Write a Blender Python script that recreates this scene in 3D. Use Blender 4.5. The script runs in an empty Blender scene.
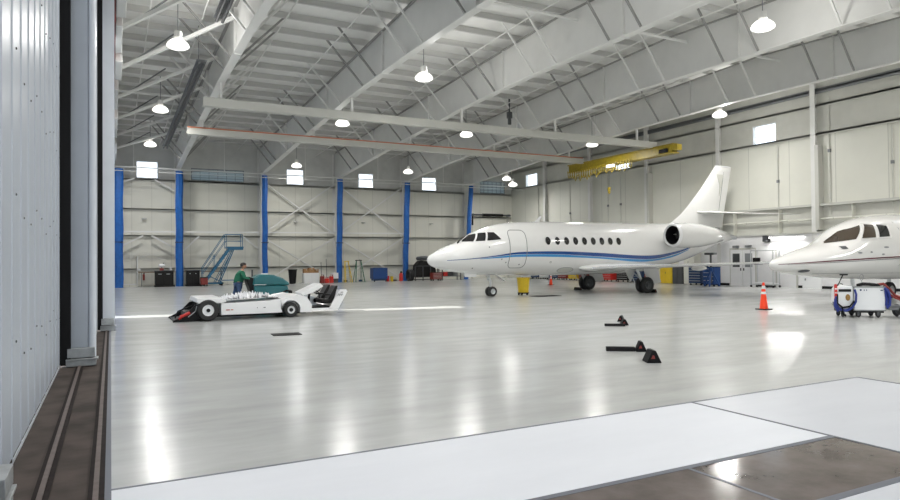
import bpy, bmesh, math, random
from mathutils import Vector, Matrix, Euler
R = math.radians
random.seed(7)
SC = bpy.context.scene
COL = SC.collection

# ------------------------------------------------------------------ materials
def mat(name, col, rough=.5, metal=0, var=0, scale=3, bump=0, bscale=20, spec=.5, emit=0, coat=0, dirt=None):
    m = bpy.data.materials.new(name); m.use_nodes = True
    nt = m.node_tree; b = nt.nodes['Principled BSDF']
    c = (col[0], col[1], col[2], 1)
    b.inputs['Base Color'].default_value = c
    b.inputs['Roughness'].default_value = rough
    b.inputs['Metallic'].default_value = metal
    b.inputs['Specular IOR Level'].default_value = spec
    b.inputs['Coat Weight'].default_value = coat
    b.inputs['Coat Roughness'].default_value = .05
    if emit:
        b.inputs['Emission Color'].default_value = c
        b.inputs['Emission Strength'].default_value = emit
    if var or bump:
        tc = nt.nodes.new('ShaderNodeTexCoord')
        n = nt.nodes.new('ShaderNodeTexNoise'); n.inputs['Scale'].default_value = scale; n.inputs['Detail'].default_value = 6
        nt.links.new(tc.outputs['Object'], n.inputs['Vector'])
        if var:
            mx = nt.nodes.new('ShaderNodeMix'); mx.data_type = 'RGBA'
            d = dirt or (col[0]*(1-var), col[1]*(1-var), col[2]*(1-var))
            mx.inputs['A'].default_value = (d[0], d[1], d[2], 1)
            mx.inputs['B'].default_value = c
            cr = nt.nodes.new('ShaderNodeMapRange'); cr.inputs['From Min'].default_value = .3; cr.inputs['From Max'].default_value = .62
            nt.links.new(n.outputs['Fac'], cr.inputs['Value'])
            nt.links.new(cr.outputs['Result'], mx.inputs['Factor'])
            nt.links.new(mx.outputs['Result'], b.inputs['Base Color'])
        if bump:
            n2 = nt.nodes.new('ShaderNodeTexNoise'); n2.inputs['Scale'].default_value = bscale; n2.inputs['Detail'].default_value = 3
            nt.links.new(tc.outputs['Object'], n2.inputs['Vector'])
            bp = nt.nodes.new('ShaderNodeBump'); bp.inputs['Strength'].default_value = bump; bp.inputs['Distance'].default_value = .01
            nt.links.new(n2.outputs['Fac'], bp.inputs['Height'])
            nt.links.new(bp.outputs['Normal'], b.inputs['Normal'])
    return m

def seam_mat(name, col, rough, axis, pitch, width, dark=.75, var=.06, rib=None):
    """painted sheet panels with thin seams every `pitch` metres along axis (world coordinates)"""
    m = mat(name, col, rough, var=var, scale=.6)
    nt = m.node_tree; b = nt.nodes['Principled BSDF']
    src = b.inputs['Base Color'].links[0].from_socket
    tc = nt.nodes.new('ShaderNodeTexCoord'); sp = nt.nodes.new('ShaderNodeSeparateXYZ')
    nt.links.new(tc.outputs['Object'], sp.inputs[0])
    def M(op, a, bv):
        x = nt.nodes.new('ShaderNodeMath'); x.operation = op
        nt.links.new(a, x.inputs[0]); x.inputs[1].default_value = bv; return x.outputs[0]
    f = M('FRACT', M('DIVIDE', sp.outputs[axis], pitch), 0)
    s = M('LESS_THAN', f, width/pitch)
    mx = nt.nodes.new('ShaderNodeMix'); mx.data_type = 'RGBA'
    nt.links.new(s, mx.inputs['Factor']); nt.links.new(src, mx.inputs['A'])
    mx.inputs['B'].default_value = (col[0]*dark, col[1]*dark, col[2]*dark, 1)
    nt.links.new(mx.outputs['Result'], b.inputs['Base Color'])
    if rib:
        w = M('FRACT', M('DIVIDE', sp.outputs[axis], rib), 0)
        h = M('GREATER_THAN', w, .7)
        bp = nt.nodes.new('ShaderNodeBump'); bp.inputs['Strength'].default_value = .6; bp.inputs['Distance'].default_value = .01
        nt.links.new(h, bp.inputs['Height']); nt.links.new(bp.outputs['Normal'], b.inputs['Normal'])
    return m

def floor_mat(name, c1, c2, r0, r1, bump, streak=(.35, 1.2), spec=.42):
    m = bpy.data.materials.new(name); m.use_nodes = True
    nt = m.node_tree; b = nt.nodes['Principled BSDF']; L = nt.links
    tc = nt.nodes.new('ShaderNodeTexCoord')
    mp = nt.nodes.new('ShaderNodeMapping'); mp.inputs['Scale'].default_value = (streak[0], streak[1], 1)
    L.new(tc.outputs['Object'], mp.inputs[0])
    n = nt.nodes.new('ShaderNodeTexNoise'); n.inputs['Scale'].default_value = 1.3; n.inputs['Detail'].default_value = 8; n.inputs['Roughness'].default_value = .65
    L.new(mp.outputs[0], n.inputs['Vector'])
    r = nt.nodes.new('ShaderNodeMapRange'); r.inputs['From Min'].default_value = .3; r.inputs['From Max'].default_value = .7
    L.new(n.outputs['Fac'], r.inputs['Value'])
    mx = nt.nodes.new('ShaderNodeMix'); mx.data_type = 'RGBA'
    mx.inputs['A'].default_value = (*c1, 1); mx.inputs['B'].default_value = (*c2, 1)
    L.new(r.outputs['Result'], mx.inputs['Factor']); L.new(mx.outputs['Result'], b.inputs['Base Color'])
    b.inputs['Specular IOR Level'].default_value = spec
    rr = nt.nodes.new('ShaderNodeMapRange'); rr.inputs['To Min'].default_value = r0; rr.inputs['To Max'].default_value = r1
    n3 = nt.nodes.new('ShaderNodeTexNoise'); n3.inputs['Scale'].default_value = .7; n3.inputs['Detail'].default_value = 5
    L.new(tc.outputs['Object'], n3.inputs['Vector']); L.new(n3.outputs['Fac'], rr.inputs['Value'])
    L.new(rr.outputs['Result'], b.inputs['Roughness'])
    n2 = nt.nodes.new('ShaderNodeTexNoise'); n2.inputs['Scale'].default_value = 1.1; n2.inputs['Detail'].default_value = 2
    L.new(tc.outputs['Object'], n2.inputs['Vector'])
    bp = nt.nodes.new('ShaderNodeBump'); bp.inputs['Strength'].default_value = bump; bp.inputs['Distance'].default_value = .02
    L.new(n2.outputs['Fac'], bp.inputs['Height']); L.new(bp.outputs['Normal'], b.inputs['Normal'])
    return m

def glow(name, col, s):
    m = bpy.data.materials.new(name); m.use_nodes = True; nt = m.node_tree
    nt.nodes.remove(nt.nodes['Principled BSDF'])
    e = nt.nodes.new('ShaderNodeEmission'); e.inputs[0].default_value = (*col, 1); e.inputs[1].default_value = s
    nt.links.new(e.outputs[0], nt.nodes['Material Output'].inputs[0]); return m

def pane_mat(name, tint, t):
    m = bpy.data.materials.new(name); m.use_nodes = True; nt = m.node_tree
    p = nt.nodes['Principled BSDF']; p.inputs['Base Color'].default_value = (.8, .85, .85, 1); p.inputs['Roughness'].default_value = .08
    tr = nt.nodes.new('ShaderNodeBsdfTransparent'); tr.inputs[0].default_value = (*tint, 1)
    mx = nt.nodes.new('ShaderNodeMixShader'); mx.inputs[0].default_value = t
    nt.links.new(p.outputs[0], mx.inputs[1]); nt.links.new(tr.outputs[0], mx.inputs[2])
    nt.links.new(mx.outputs[0], nt.nodes['Material Output'].inputs[0]); return m

M = dict(
    floor=floor_mat('epoxy_grey', (.44, .45, .44), (.57, .58, .575), .16, .23, .03),
    floor_w=floor_mat('epoxy_white', (.68, .70, .75), (.73, .75, .80), .42, .55, .02, spec=.35),
    floor_w2=floor_mat('epoxy_pale', (.58, .60, .65), (.64, .66, .71), .26, .34, .02, spec=.35),
    brown=floor_mat('bare_concrete', (.085, .07, .064), (.19, .16, .148), .10, .16, .02, (1.5, 1.5), .4),
    joint=mat('joint_sealant', (.10, .11, .14), .5),
    apron=mat('door_track_concrete', (.085, .068, .06), .85, var=.5, scale=2.2, bump=.4, bscale=9, spec=.2),
    rail=mat('rusty_rail', (.022, .016, .015), .8, var=.4, scale=9, spec=.15),
    railt=mat('worn_rail_top', (.14, .11, .10), .6, var=.3, scale=9, spec=.3),
    leaf=mat('door_sheet', (.45, .49, .55), .38),
    leaf_l=mat('door_post_paint', (.68, .72, .78), .3, var=.05),
    leaf_g=mat('door_end_sheet', (.42, .46, .52), .4, var=.08, scale=1),
    shoe=mat('galvanised_shoe', (.42, .44, .45), .4, metal=.4, var=.25, scale=8),
    rubber=mat('black_rubber', (.008, .008, .009), .7, spec=.2),
    tyre=mat('tyre_rubber', (.02, .02, .021), .65, bump=.3, bscale=40),
    back=seam_mat('cream_liner', (.78, .775, .70), .5, 0, 1.22, .03, .78),
    right=seam_mat('cream_liner_side', (.74, .74, .67), .45, 1, 2.44, .035, .7),
    insul=mat('grey_insulation', (.66, .66, .64), .7, var=.12, scale=1.5),
    insul_r=mat('grey_upper_sheet', (.64, .64, .59), .6, var=.1, scale=1.2),
    roof=mat('white_roof_facing', (.86, .86, .84), .7, var=.12, scale=.8),
    purlin=mat('purlin_grey_paint', (.62, .62, .60), .5),
    steel=mat('white_steel', (.78, .78, .76), .42, var=.07, scale=.9),
    steel_w=mat('white_pipe', (.80, .80, .78), .4),
    rod=mat('grey_rod', (.30, .30, .29), .5),  # white steel greyed: roof shade and backlighting put into the colour
    steel_d=mat('dark_rod', (.13, .13, .13), .5),
    girt=mat('girt_paint', (.56, .56, .52), .5),
    office=mat('office_white', (.83, .83, .84), .5, var=.04),
    black=mat('black_paint', (.009, .009, .010), .5, spec=.2),
    dgrey=mat('dark_grey_paint', (.07, .075, .08), .45, var=.2),
    fan=mat('fan_blade', (.03, .03, .033), .6, spec=.2),
    grey=mat('mid_grey_paint', (.22, .23, .24), .5, var=.1),
    blue=mat('blue_fabric', (.006, .11, .42), .55, var=.2, scale=6),
    navy=mat('navy_paint', (.008, .035, .11), .35),
    bluep=mat('blue_steel_paint', (.015, .14, .27), .4),
    blueb=mat('bright_blue_paint', (.006, .05, .20), .35),
    yellow=mat('yellow_paint', (.72, .50, .02), .4, var=.1, scale=6),
    crane=mat('crane_yellow', (.40, .30, .02), .4, var=.25, scale=5),
    red=mat('red_paint', (.55, .02, .015), .35),
    dred=mat('dull_red', (.22, .025, .02), .5),
    orange=mat('cone_orange', (1.0, .065, .012), .45),
    green=mat('green_cloth', (.008, .12, .065), .8),
    gpaint=mat('green_paint', (.02, .13, .07), .5),
    jeans=mat('blue_jeans', (.03, .06, .13), .85),
    skin=mat('skin', (.42, .22, .14), .5),
    hair=mat('dark_hair', (.012, .008, .006), .6),
    teal=mat('teal_plastic', (.004, .105, .12), .35),
    jet=mat('aircraft_white', (.80, .80, .79), .16, coat=.6, var=.02),
    jet2=mat('aircraft_cream', (.80, .79, .77), .16, coat=.6, var=.02),
    stripe_d=mat('stripe_dark_blue', (.008, .06, .25), .25, coat=.5),
    stripe_l=mat('stripe_light_blue', (.05, .28, .58), .25, coat=.5),
    maroon=mat('stripe_maroon', (.12, .01, .02), .25, coat=.5),
    glass=mat('cockpit_glass', (.012, .012, .013), .06, spec=.7),
    glassb=mat('bronze_glass', (.06, .045, .032), .06, spec=.7),
    line=mat('panel_gap', (.25, .26, .26), .5),
    chrome=mat('bare_metal', (.75, .76, .78), .18, metal=1),
    alu=mat('brushed_metal', (.60, .62, .63), .35, metal=.8),
    wp=mat('white_plastic', (.82, .83, .84), .35),
    cart=mat('tug_white', (.88, .88, .88), .3, coat=.3),
    sheet=mat('white_film', (.88, .88, .9), .3),
    vinyl=mat('black_vinyl', (.012, .011, .011), .5, spec=.25),
    cardb=mat('cardboard', (.36, .20, .09), .8, var=.2),
    gold=mat('brass_badge', (.30, .17, .05), .4, metal=.5),
    hose=mat('blue_hose', (.012, .03, .22), .5),
    wood=mat('workbench_wood', (.23, .14, .08), .6),
    orangestripe=mat('crane_conductor_orange', (.50, .17, .09), .5),
    lamp=glow('lamp_refractor_glow', (1, .97, .90), 5),
    tube=glow('fluorescent_glow', (1, .98, .95), 14),
    refl=mat('lamp_housing', (.75, .75, .73), .3),
    pane=pane_mat('window_pane', (1, 1, 1), .85),
    panel=pane_mat('louvre_pane', (.30, .40, .45), .35),
    lit=glow('monitor_glow', (.8, .9, 1), 1.0),
)

# ------------------------------------------------------------------ mesh builder
class MB:
    def __init__(s): s.v = []; s.f = []; s.mi = []; s.cur = 0
    def _add(s, vs, fs):
        o = len(s.v); s.v += [tuple(v) for v in vs]
        for f in fs: s.f.append([i+o for i in f]); s.mi.append(s.cur)
        return s
    def m(s, i): s.cur = i; return s
    def box(s, x0, x1, y0, y1, z0, z1):
        return s._add([(x0,y0,z0),(x1,y0,z0),(x1,y1,z0),(x0,y1,z0),(x0,y0,z1),(x1,y0,z1),(x1,y1,z1),(x0,y1,z1)],
                      [(0,3,2,1),(4,5,6,7),(0,1,5,4),(1,2,6,5),(2,3,7,6),(3,0,4,7)])
    def obox(s, p0, p1, w, h, up=(0,0,1)):
        """beam from p0 to p1, width w (side), height h (up)"""
        p0 = Vector(p0); p1 = Vector(p1); d = (p1-p0).normalized(); u = Vector(up)
        r = d.cross(u)
        if r.length < 1e-4: r = d.cross(Vector((1,0,0)))
        r.normalize(); u = r.cross(d).normalized()
        vs = []
        for p in (p0, p1):
            for a, b in ((-1,-1),(1,-1),(1,1),(-1,1)): vs.append(p + r*(a*w/2) + u*(b*h/2))
        return s._add(vs, [(0,1,2,3),(7,6,5,4),(0,4,5,1),(1,5,6,2),(2,6,7,3),(3,7,4,0)])
    def tube(s, pts, r, n=8, caps=True):
        pts = [Vector(p) for p in pts]; rs = r if isinstance(r, (list, tuple)) else [r]*len(pts)
        rings = []; u = None
        for i, p in enumerate(pts):
            d = (pts[min(i+1, len(pts)-1)] - pts[max(i-1, 0)])
            d = d.normalized() if d.length > 1e-9 else Vector((0,0,1))
            if u is None:
                u = d.orthogonal().normalized()
            else:
                u = (u - d*u.dot(d)); u = u.normalized() if u.length > 1e-6 else d.orthogonal().normalized()
            w = d.cross(u)
            rings.append([p + (u*math.cos(2*math.pi*k/n) + w*math.sin(2*math.pi*k/n))*rs[i] for k in range(n)])
        return s.loft(rings, caps)
    def loft(s, rings, caps=True, closed=True):
        n = len(rings[0]); vs = [v for r in rings for v in r]; fs = []
        for i in range(len(rings)-1):
            for k in range(n if closed else n-1):
                a = i*n+k; b = i*n+(k+1) % n
                fs.append((a, b, b+n, a+n))
        if caps: fs.append(tuple(range(n))[::-1]); fs.append(tuple((len(rings)-1)*n+k for k in range(n)))
        return s._add(vs, fs)
    def prism(s, poly, axis, a0, a1):
        """poly of 2d points in the two other axes (in xyz order), extruded along axis"""
        def P(p, a): l = list(p); l.insert(axis, a); return l
        n = len(poly)
        return s._add([P(p, a0) for p in poly] + [P(p, a1) for p in poly],
                      [tuple(range(n))[::-1], tuple(range(n, 2*n))] + [(k, (k+1) % n, (k+1) % n+n, k+n) for k in range(n)])
    def lathe(s, prof, c=(0,0,0), axis=2, n=24, caps=True):
        """profile of (radius, height) about an axis through c"""
        rings = []
        for r, h in prof:
            ring = []
            for k in range(n):
                a = 2*math.pi*k/n; l = [r*math.cos(a), r*math.sin(a)]; l.insert(axis, h)
                ring.append(Vector(c)+Vector(l))
            rings.append(ring)
        return s.loft(rings, caps)
    def ball(s, c, rx, ry, rz, n=14, m=9):
        rings = []
        for i in range(m+1):
            t = math.pi*(i/m); t = min(max(t, .03), math.pi-.03)
            rings.append([(c[0]+rx*math.sin(t)*math.cos(2*math.pi*k/n), c[1]+ry*math.sin(t)*math.sin(2*math.pi*k/n), c[2]-rz*math.cos(t)) for k in range(n)])
        return s.loft(rings)
    def build(s, name, mats, parent=None, bevel=0, angle=35, subsurf=0, solid=0):
        me = bpy.data.meshes.new(name); me.from_pydata(s.v, [], s.f)
        if not isinstance(mats, (list, tuple)): mats = [mats]
        for m_ in mats: me.materials.append(m_)
        for p, i in zip(me.polygons, s.mi): p.material_index = i
        bm = bmesh.new(); bm.from_mesh(me)
        bmesh.ops.remove_doubles(bm, verts=bm.verts, dist=1e-5)
        bmesh.ops.recalc_face_normals(bm, faces=bm.faces)
        for f in bm.faces: f.smooth = True
        for e in bm.edges:
            if len(e.link_faces) == 2:
                e.smooth = e.calc_face_angle(0) < R(angle)
        bm.to_mesh(me); bm.free()
        o = bpy.data.objects.new(name, me); COL.objects.link(o)
        if parent: o.parent = parent
        if solid: d = o.modifiers.new('t', 'SOLIDIFY'); d.thickness = solid
        if bevel:
            b = o.modifiers.new('b', 'BEVEL'); b.width = bevel; b.segments = 2; b.limit_method = 'ANGLE'; b.harden_normals = False
        if subsurf:
            b = o.modifiers.new('s', 'SUBSURF'); b.levels = subsurf; b.render_levels = subsurf
        return o

def tag(o, label=None, cat=None, group=None, kind=None):
    if label: o['label'] = label
    if cat: o['category'] = cat
    if group: o['group'] = group
    if kind: o['kind'] = kind
    return o
def thing(name, label, cat, loc=(0,0,0), rz=0, group=None):
    o = bpy.data.objects.new(name, None); COL.objects.link(o); o.empty_display_size = .2
    o.location = loc; o.rotation_euler = (0, 0, rz)
    return tag(o, label, cat, group)
def struct(name, mb, m, label=None, **k):
    o = mb.build(name, m, **k); o['kind'] = 'structure'
    if label: o['label'] = label
    return o
def part(parent, name, mb, m, label=None, **k):
    o = mb.build(name, m, parent, **k)
    if label: o['label'] = label
    return o
def copy_tree(o, parent=None, label=None):
    c = o.copy(); COL.objects.link(c)
    if parent: c.parent = parent
    if label: c['label'] = label
    for ch in list(o.children):
        copy_tree(ch, c)
    return c

# ------------------------------------------------------------------ hall dimensions
XW, YB, YF = 31.3, 48.5, -8.0       # right wall, back wall, front wall
def roof_z(y):                      # top of the rafters
    return 10.92 - .036*abs(y-20)
DECK = .27

# floor: main grey epoxy with the pale and bare panels let in beside it
JY1, JY2, JY3, JX1, JX2 = 5.55, 3.85, 2.87, 6.05, 9.28
struct('floor', MB().box(0, 34, JY1, 52.5, -.3, 0).box(JX2, 34, -9, JY1, -.3, 0), M['floor'])
struct('floor', MB().box(0, JX1, JY2, JY1, -.3, 0), M['floor_w'])
struct('floor', MB().box(JX1, JX2, -9, JY1, -.3, 0), M['floor_w2'])
struct('floor', MB().box(0, JX1, JY3, JY2, -.3, 0), M['brown'])
struct('floor', MB().box(0, JX1, -9, JY3, -.3, 0), M['floor_w2'])
tn = [0]
def trim(mb, m, **k):
    tn[0] += 1; return struct('trim_%d' % tn[0], mb, m, **k)
e = .002
trim(MB().box(0, JX2+.01, JY1-.016, JY1+.016, -.01, e), M['joint'])
trim(MB().box(0, JX1, JY2-.03, JY2+.03, -.01, e+.001), M['joint'])
trim(MB().box(0, JX1, JY3-.035, JY3+.035, -.01, e+.001), M['joint'])
trim(MB().box(JX1-.016, JX1+.016, YF, JY1, -.01, e+.002), M['joint'])
trim(MB().box(JX2-.01, JX2+.01, YF, JY1, -.01, e+.003), M['joint'])
trim(MB().box(4.115, 4.15, JY3, JY2, -.01, e), M['joint'])

# door sill with its rails
struct('floor', MB().box(-2.5, -.03, -9, 52.5, -.34, -.012), M['apron'])
trim(MB().box(-.045, 0, -9, 51.9, -.2, -.001), M['joint'])
for xr in (-.46, -.10):
    trim(MB().box(xr-.055, xr+.055, -9, 51.9, -.012, .003), M['rail'])
    trim(MB().box(xr-.022, xr+.016, -9, 51.9, .003, .012), M['railt'])
trim(MB().box(-1.02, -.98, -9, 51.9, -.012, .003), M['rail'])
SILL = tn[0]
struct('ground', MB().box(-60, -2.5, -60, 90, -.6, -.06).box(-2.5, 90, 52.5, 90, -.6, -.06).box(-2.5, 90, -60, -9, -.6, -.06), mat('apron_outside', (.30, .30, .29), .8))

# hangar door leaves
def leaf(n, x0, x1, y0, y1, ribs=True, zt=9.22):
    o = struct('door_%d' % n, MB().box(x0, x1, y0, y1, .05, zt), M['leaf'])
    if ribs:
        mb = MB(); y = y0+.15
        while y < y1-.05:
            mb.prism([(x1, y), (x1+.012, y+.012), (x1+.012, y+.038), (x1, y+.05)], 2, .06, zt); y += .62
        part(o, 'panel_ribs', mb, M['leaf'])
    return o
d0 = leaf(1, -1.35, -1.08, -8.5, 5.6)
d1 = leaf(2, -1.00, -.748, 5.2, 12.5)
part(d1, 'rubber_seal', MB().box(-.765, -.593, 12.47, 12.6, .02, 9.2), M['rubber'])
part(d1, 'bottom_edge', MB().box(-.748, -.74, 6.68, 12.5, .0, .035), M['leaf_l'])
mb = MB(); y = 6.9
while y < 12.4:
    for z in (.9, 2.2, 3.5, 4.8): mb.lathe([(.012, 0), (.012, .008), (.004, .012)], (-.748, y, z+.12*math.sin(y*3)), 0, 8)
    y += .6
part(d1, 'fasteners', mb, M['dgrey'])
part(d1, 'guide_shoe', MB().box(-.95, -.62, 5.2, 5.6, .0, .10).box(-.95, -.60, 5.2, 5.62, .10, .125).box(-.95, -.62, 5.2, 5.6, .14, .28), M['shoe'], bevel=.005)
d2 = leaf(3, -.59, -.30, 12.66, 18.62, False)
part(d2, 'end_sheet', MB().box(-.60, -.345, 12.60, 12.66, .05, 9.2), M['leaf_g'])
part(d2, 'end_post', MB().lathe([(.062, .05), (.062, 9.2)], (-.285, 12.67, 0), 2, 20), M['leaf_l'])
part(d2, 'guide_shoe', MB().box(-.66, -.22, 12.42, 12.66, .0, .10).box(-.66, -.19, 12.40, 12.66, .10, .125).box(-.64, -.24, 12.44, 12.66, .14, .29), M['shoe'], bevel=.006)
part(d2, 'rubber_seal', MB().box(-.30, -.185, 18.62, 18.75, .02, 9.2), M['rubber'])
d3 = leaf(4, -.19, .075, 18.8, 22.6, False)
part(d3, 'end_post', MB().box(-.18, .085, 18.75, 18.81, .05, 9.2), M['leaf_l'])
part(d3, 'guide_shoe', MB().box(-.24, .10, 18.55, 18.8, .0, .10).box(-.24, .115, 18.53, 18.8, .10, .125).box(-.22, .06, 18.57, 18.8, .14, .30), M['shoe'], bevel=.006)
d4 = leaf(5, -.19, .05, 23.55, 51.85, False)

# wall above the doors, back wall, right wall, front wall, gables
def gable(y0, y1, z0):               # polygon piece of a side wall under the sloping roof (y,z)
    ys = [y0] + ([20] if y0 < 20 < y1 else []) + [y1]
    return [(y0, z0), (y1, z0)] + [(y, roof_z(y)+DECK) for y in ys[::-1]]
struct('wall_left', MB().prism(gable(YF, YB, 8.7), 0, -1.4, -.02), M['insul'])

def holes(mb, axis, c0, c1, a0, a1, z0, z1, rects):
    """wall slab with rectangular openings; a is the run along the wall"""
    As = sorted({a0, a1, *[q for r in rects for q in r[:2]]}); Zs = sorted({z0, z1, *[q for r in rects for q in r[2:]]})
    for i in range(len(As)-1):
        j = 0
        while j < len(Zs)-1:
            am = (As[i]+As[i+1])/2
            ins = lambda k: any(r[0] < am < r[1] and r[2] < (Zs[k]+Zs[k+1])/2 < r[3] for r in rects)
            if ins(j): j += 1; continue
            k = j
            while k+1 < len(Zs)-1 and not ins(k+1): k += 1
            if axis == 1: mb.box(As[i], As[i+1], c0, c1, Zs[j], Zs[k+1])
            else: mb.box(c0, c1, As[i], As[i+1], Zs[j], Zs[k+1])
            j = k+1
    return mb
ZL = 7.35
wb = [(1.5, 2.85, 7.40, 8.55), (11.55, 12.85, 7.40, 8.55), (17.15, 18.4, 7.40, 8.52), (22.6, 23.95, 7.40, 8.50), (4.95, 8.5, 7.40, 8.25), (28.1, 30.6, 7.40, 8.45)]
back = struct('wall_back', MB().box(-1.4, XW+.3, YB, YB+.3, 0, ZL), M['back'])
part(back, 'upper_insulation', holes(MB(), 1, YB, YB+.3, -1.4, XW+.3, ZL, roof_z(YB)+DECK, wb), M['insul'])
ZR = 7.75
wr = [(44.6, 46.3, 7.8, 8.85), (33.7, 35.2, 7.8, 8.70), (22.7, 24.15, 7.8, 8.85), (11.5, 13.0, 7.8, 8.8)]
right = struct('wall_right', MB().box(XW, XW+.3, YF, YB, 0, ZR), M['right'])
part(right, 'upper_sheet', holes(MB(), 0, XW, XW+.3, YF, YB, ZR, 9.0, wr).prism(gable(YF, YB, 9.0), 0, XW, XW+.3), M['insul_r'])
front = struct('wall_front', holes(MB(), 1, YF-.3, YF, -1.4, XW+.3, 0, roof_z(YF)+DECK, [(3, 22, 0, 3.6)]), M['insul'])
wn = [0]
def window(axis, c, a0, a1, z0, z1, pane, bars=1, rows=1, fm='wp'):
    wn[0] += 1
    def B(mb, p0, p1, q0, q1, d0=-.06, d1=.06):
        return mb.box(p0, p1, c+d0, c+d1, q0, q1) if axis == 1 else mb.box(c+d0, c+d1, p0, p1, q0, q1)
    t = .05; f = MB()
    B(f, a0, a1, z0, z0+t); B(f, a0, a1, z1-t, z1); B(f, a0, a0+t, z0+t, z1-t); B(f, a1-t, a1, z0+t, z1-t)
    for i in range(1, bars+1): x = a0+(a1-a0)*i/(bars+1); B(f, x-.015, x+.015, z0+t, z1-t, -.03, .03)
    for i in range(1, rows+1): z = z0+(z1-z0)*i/(rows+1); B(f, a0+t, a1-t, z-.015, z+.015, -.031, .031)
    o = struct('window_%d' % wn[0], f, M[fm])
    p = MB(); B(p, a0+.02, a1-.02, z0+.02, z1-.02, .0, .008)
    part(o, 'pane', p, M[pane])
for i, r in enumerate(wb):
    if i < 4: window(1, YB+.08, *r, 'pane', 0, 1)
    else: window(1, YB+.08, *r, 'panel', 5, 3, 'grey')
for r in wr: window(0, XW+.08, *r, 'pane', 0, 0)

# roof deck
mb = MB()
pf = [(YF-.3, roof_z(YF-.3)+DECK), (20, roof_z(20)+DECK), (YB+.3, roof_z(YB+.3)+DECK)]
mb.prism(pf + [(a, b+.2) for a, b in pf[::-1]], 0, -1.4, XW+.3)
struct('ceiling', mb, M['roof'])

# purlins (one long run each) and the sag rods
y = YF+.9; k = 0; PY = []
while y < YB-.3:
    z = roof_z(y)+DECK-.005
    mb = MB().box(-.02, XW, y-.01, y+.01, z-.24, z).box(-.02, XW, y-.075, y+.01, z-.25, z-.235).box(-.02, XW, y, y+.085, z-.014, z)
    o = mb.build('roof_purlin', M['purlin'])
    tag(o, 'long grey roof purlin running across the white girders under the deck', 'roof beam', 'grey roof purlins')
    PY.append(y); y += 1.5; k += 1

# ------------------------------------------------------------------ rigid frames
FX = [-1.0+5.6*0, 4.0, 9.6, 15.2, 20.8, 26.5]
botp = [(YF+1.0, 7.9), (0, 8.6), (9, 9.02), (22, 9.15), (28, 9.05), (36, 8.62), (47.3, 7.95)]
def bz(y):
    for (a, b), (c, d) in zip(botp, botp[1:]):
        if a <= y <= c: return b+(d-b)*(y-a)/(c-a)
    return botp[0][1] if y < botp[0][0] else botp[-1][1]
ordw = ['first', 'second', 'third', 'fourth', 'fifth']
for i, xf in enumerate(FX[1:]):
    lab = '%s white steel roof girder counted from the hangar doors' % ordw[i]
    if i == 4: lab = 'fifth white steel roof girder, the one nearest the right wall'
    t = thing('roof_girder', lab, 'roof girder', (xf, 20, 0), 0, 'white rigid frames across the roof')
    o = lambda y: y-20
    web = MB().prism([(o(y), z) for y, z in botp] + [(o(47.3), roof_z(47.3)), (0, roof_z(20)), (o(YF+1), roof_z(YF+1))], 0, -.012, .012)
    part(t, 'web', web, M['steel'])
    fl = MB()
    for (a, b), (c, d) in zip(botp, botp[1:]): fl.obox((0, o(a), b-.015), (0, o(c)+.01, d-.015), .30, .035)
    part(t, 'bottom_flange', fl, M['steel_w'])
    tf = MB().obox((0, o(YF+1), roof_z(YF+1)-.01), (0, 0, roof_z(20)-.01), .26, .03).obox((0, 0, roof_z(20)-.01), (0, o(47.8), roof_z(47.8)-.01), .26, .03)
    part(t, 'top_flange', tf, M['rod'])  # grey colour paints in the shade along the rafter tops
    for yy in (3, 9, 16.5, 24, 31.5, 40):
        part(t, 'stiffener', MB().box(-.12, .12, o(yy)-.012, o(yy)+.012, bz(yy)+.01, roof_z(yy)-.02).box(-.13, .13, o(yy)-.05, o(yy)+.05, bz(yy)-.06, bz(yy)+.015), M['steel'])
    cm = MB().prism([(o(47.25), 7.97), (o(47.85), 0), (o(YB)-.02, 0), (o(YB)-.02, roof_z(YB)-.05), (o(47.2), roof_z(47.2)-.05)], 0, -.012, .012)
    cm.obox((0, o(47.24), 7.97), (0, o(47.84), 0), .30, .03, (0, 1, 0)).box(-.16, .16, o(YB)-.045, o(YB)-.02, 0, roof_z(YB)-.05)
    cm.obox((0, o(47.22), 7.96), (0, o(YB)-.03, 8.25), .28, .025)
    part(t, 'column', cm, M['steel'])
    # flange braces up to the purlins, in pairs
    for j, py in enumerate(PY):
        if py < 6 or py > 46 or j % 3 == 2: continue
        for sx in ((-1, 1) if i == 0 else (-1,)):
            b = MB().obox((sx*.13, o(py)+.25, bz(py)+.03), (sx*1.75, o(py)+.02, roof_z(py)+.04), .06, .07)
            part(t, 'flange_brace', b, M['steel_w'] if j % 6 < 2 else M['rod'])  # grey braces carry their backlit darkness in the colour
# frame against the back-left corner: only its column shows
# right wall columns
CY = [43.2, 37.6, 31.9, 26.2, 20.45, 14.7, 9, 3.3]
cp = ['in the far right corner bay', 'behind the rear half of the white crane span', 'behind the jet fuselage end', 'behind the tall jet tail fin', 'above the second jet nose', 'at the right edge of the photo', 'beyond the right edge', 'beyond the right edge']
for y, w in zip(CY[:6], cp):
    t = thing('wall_column', 'white steel wall column on the right wall ' + w, 'column', (XW-.17, y, 0), 0, 'right wall columns')
    part(t, 'web', MB().box(-.16, .14, -.01, .01, 0, roof_z(y)), M['steel'])
    part(t, 'flange', MB().box(-.18, -.155, -.13, .13, 0, roof_z(y)), M['steel'])
    if y in (31.9, 20.45):
        part(t, 'cover_panel', MB().box(-.22, .16, -.28, -.10, 3.0, 7.2), M['girt'])
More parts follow.
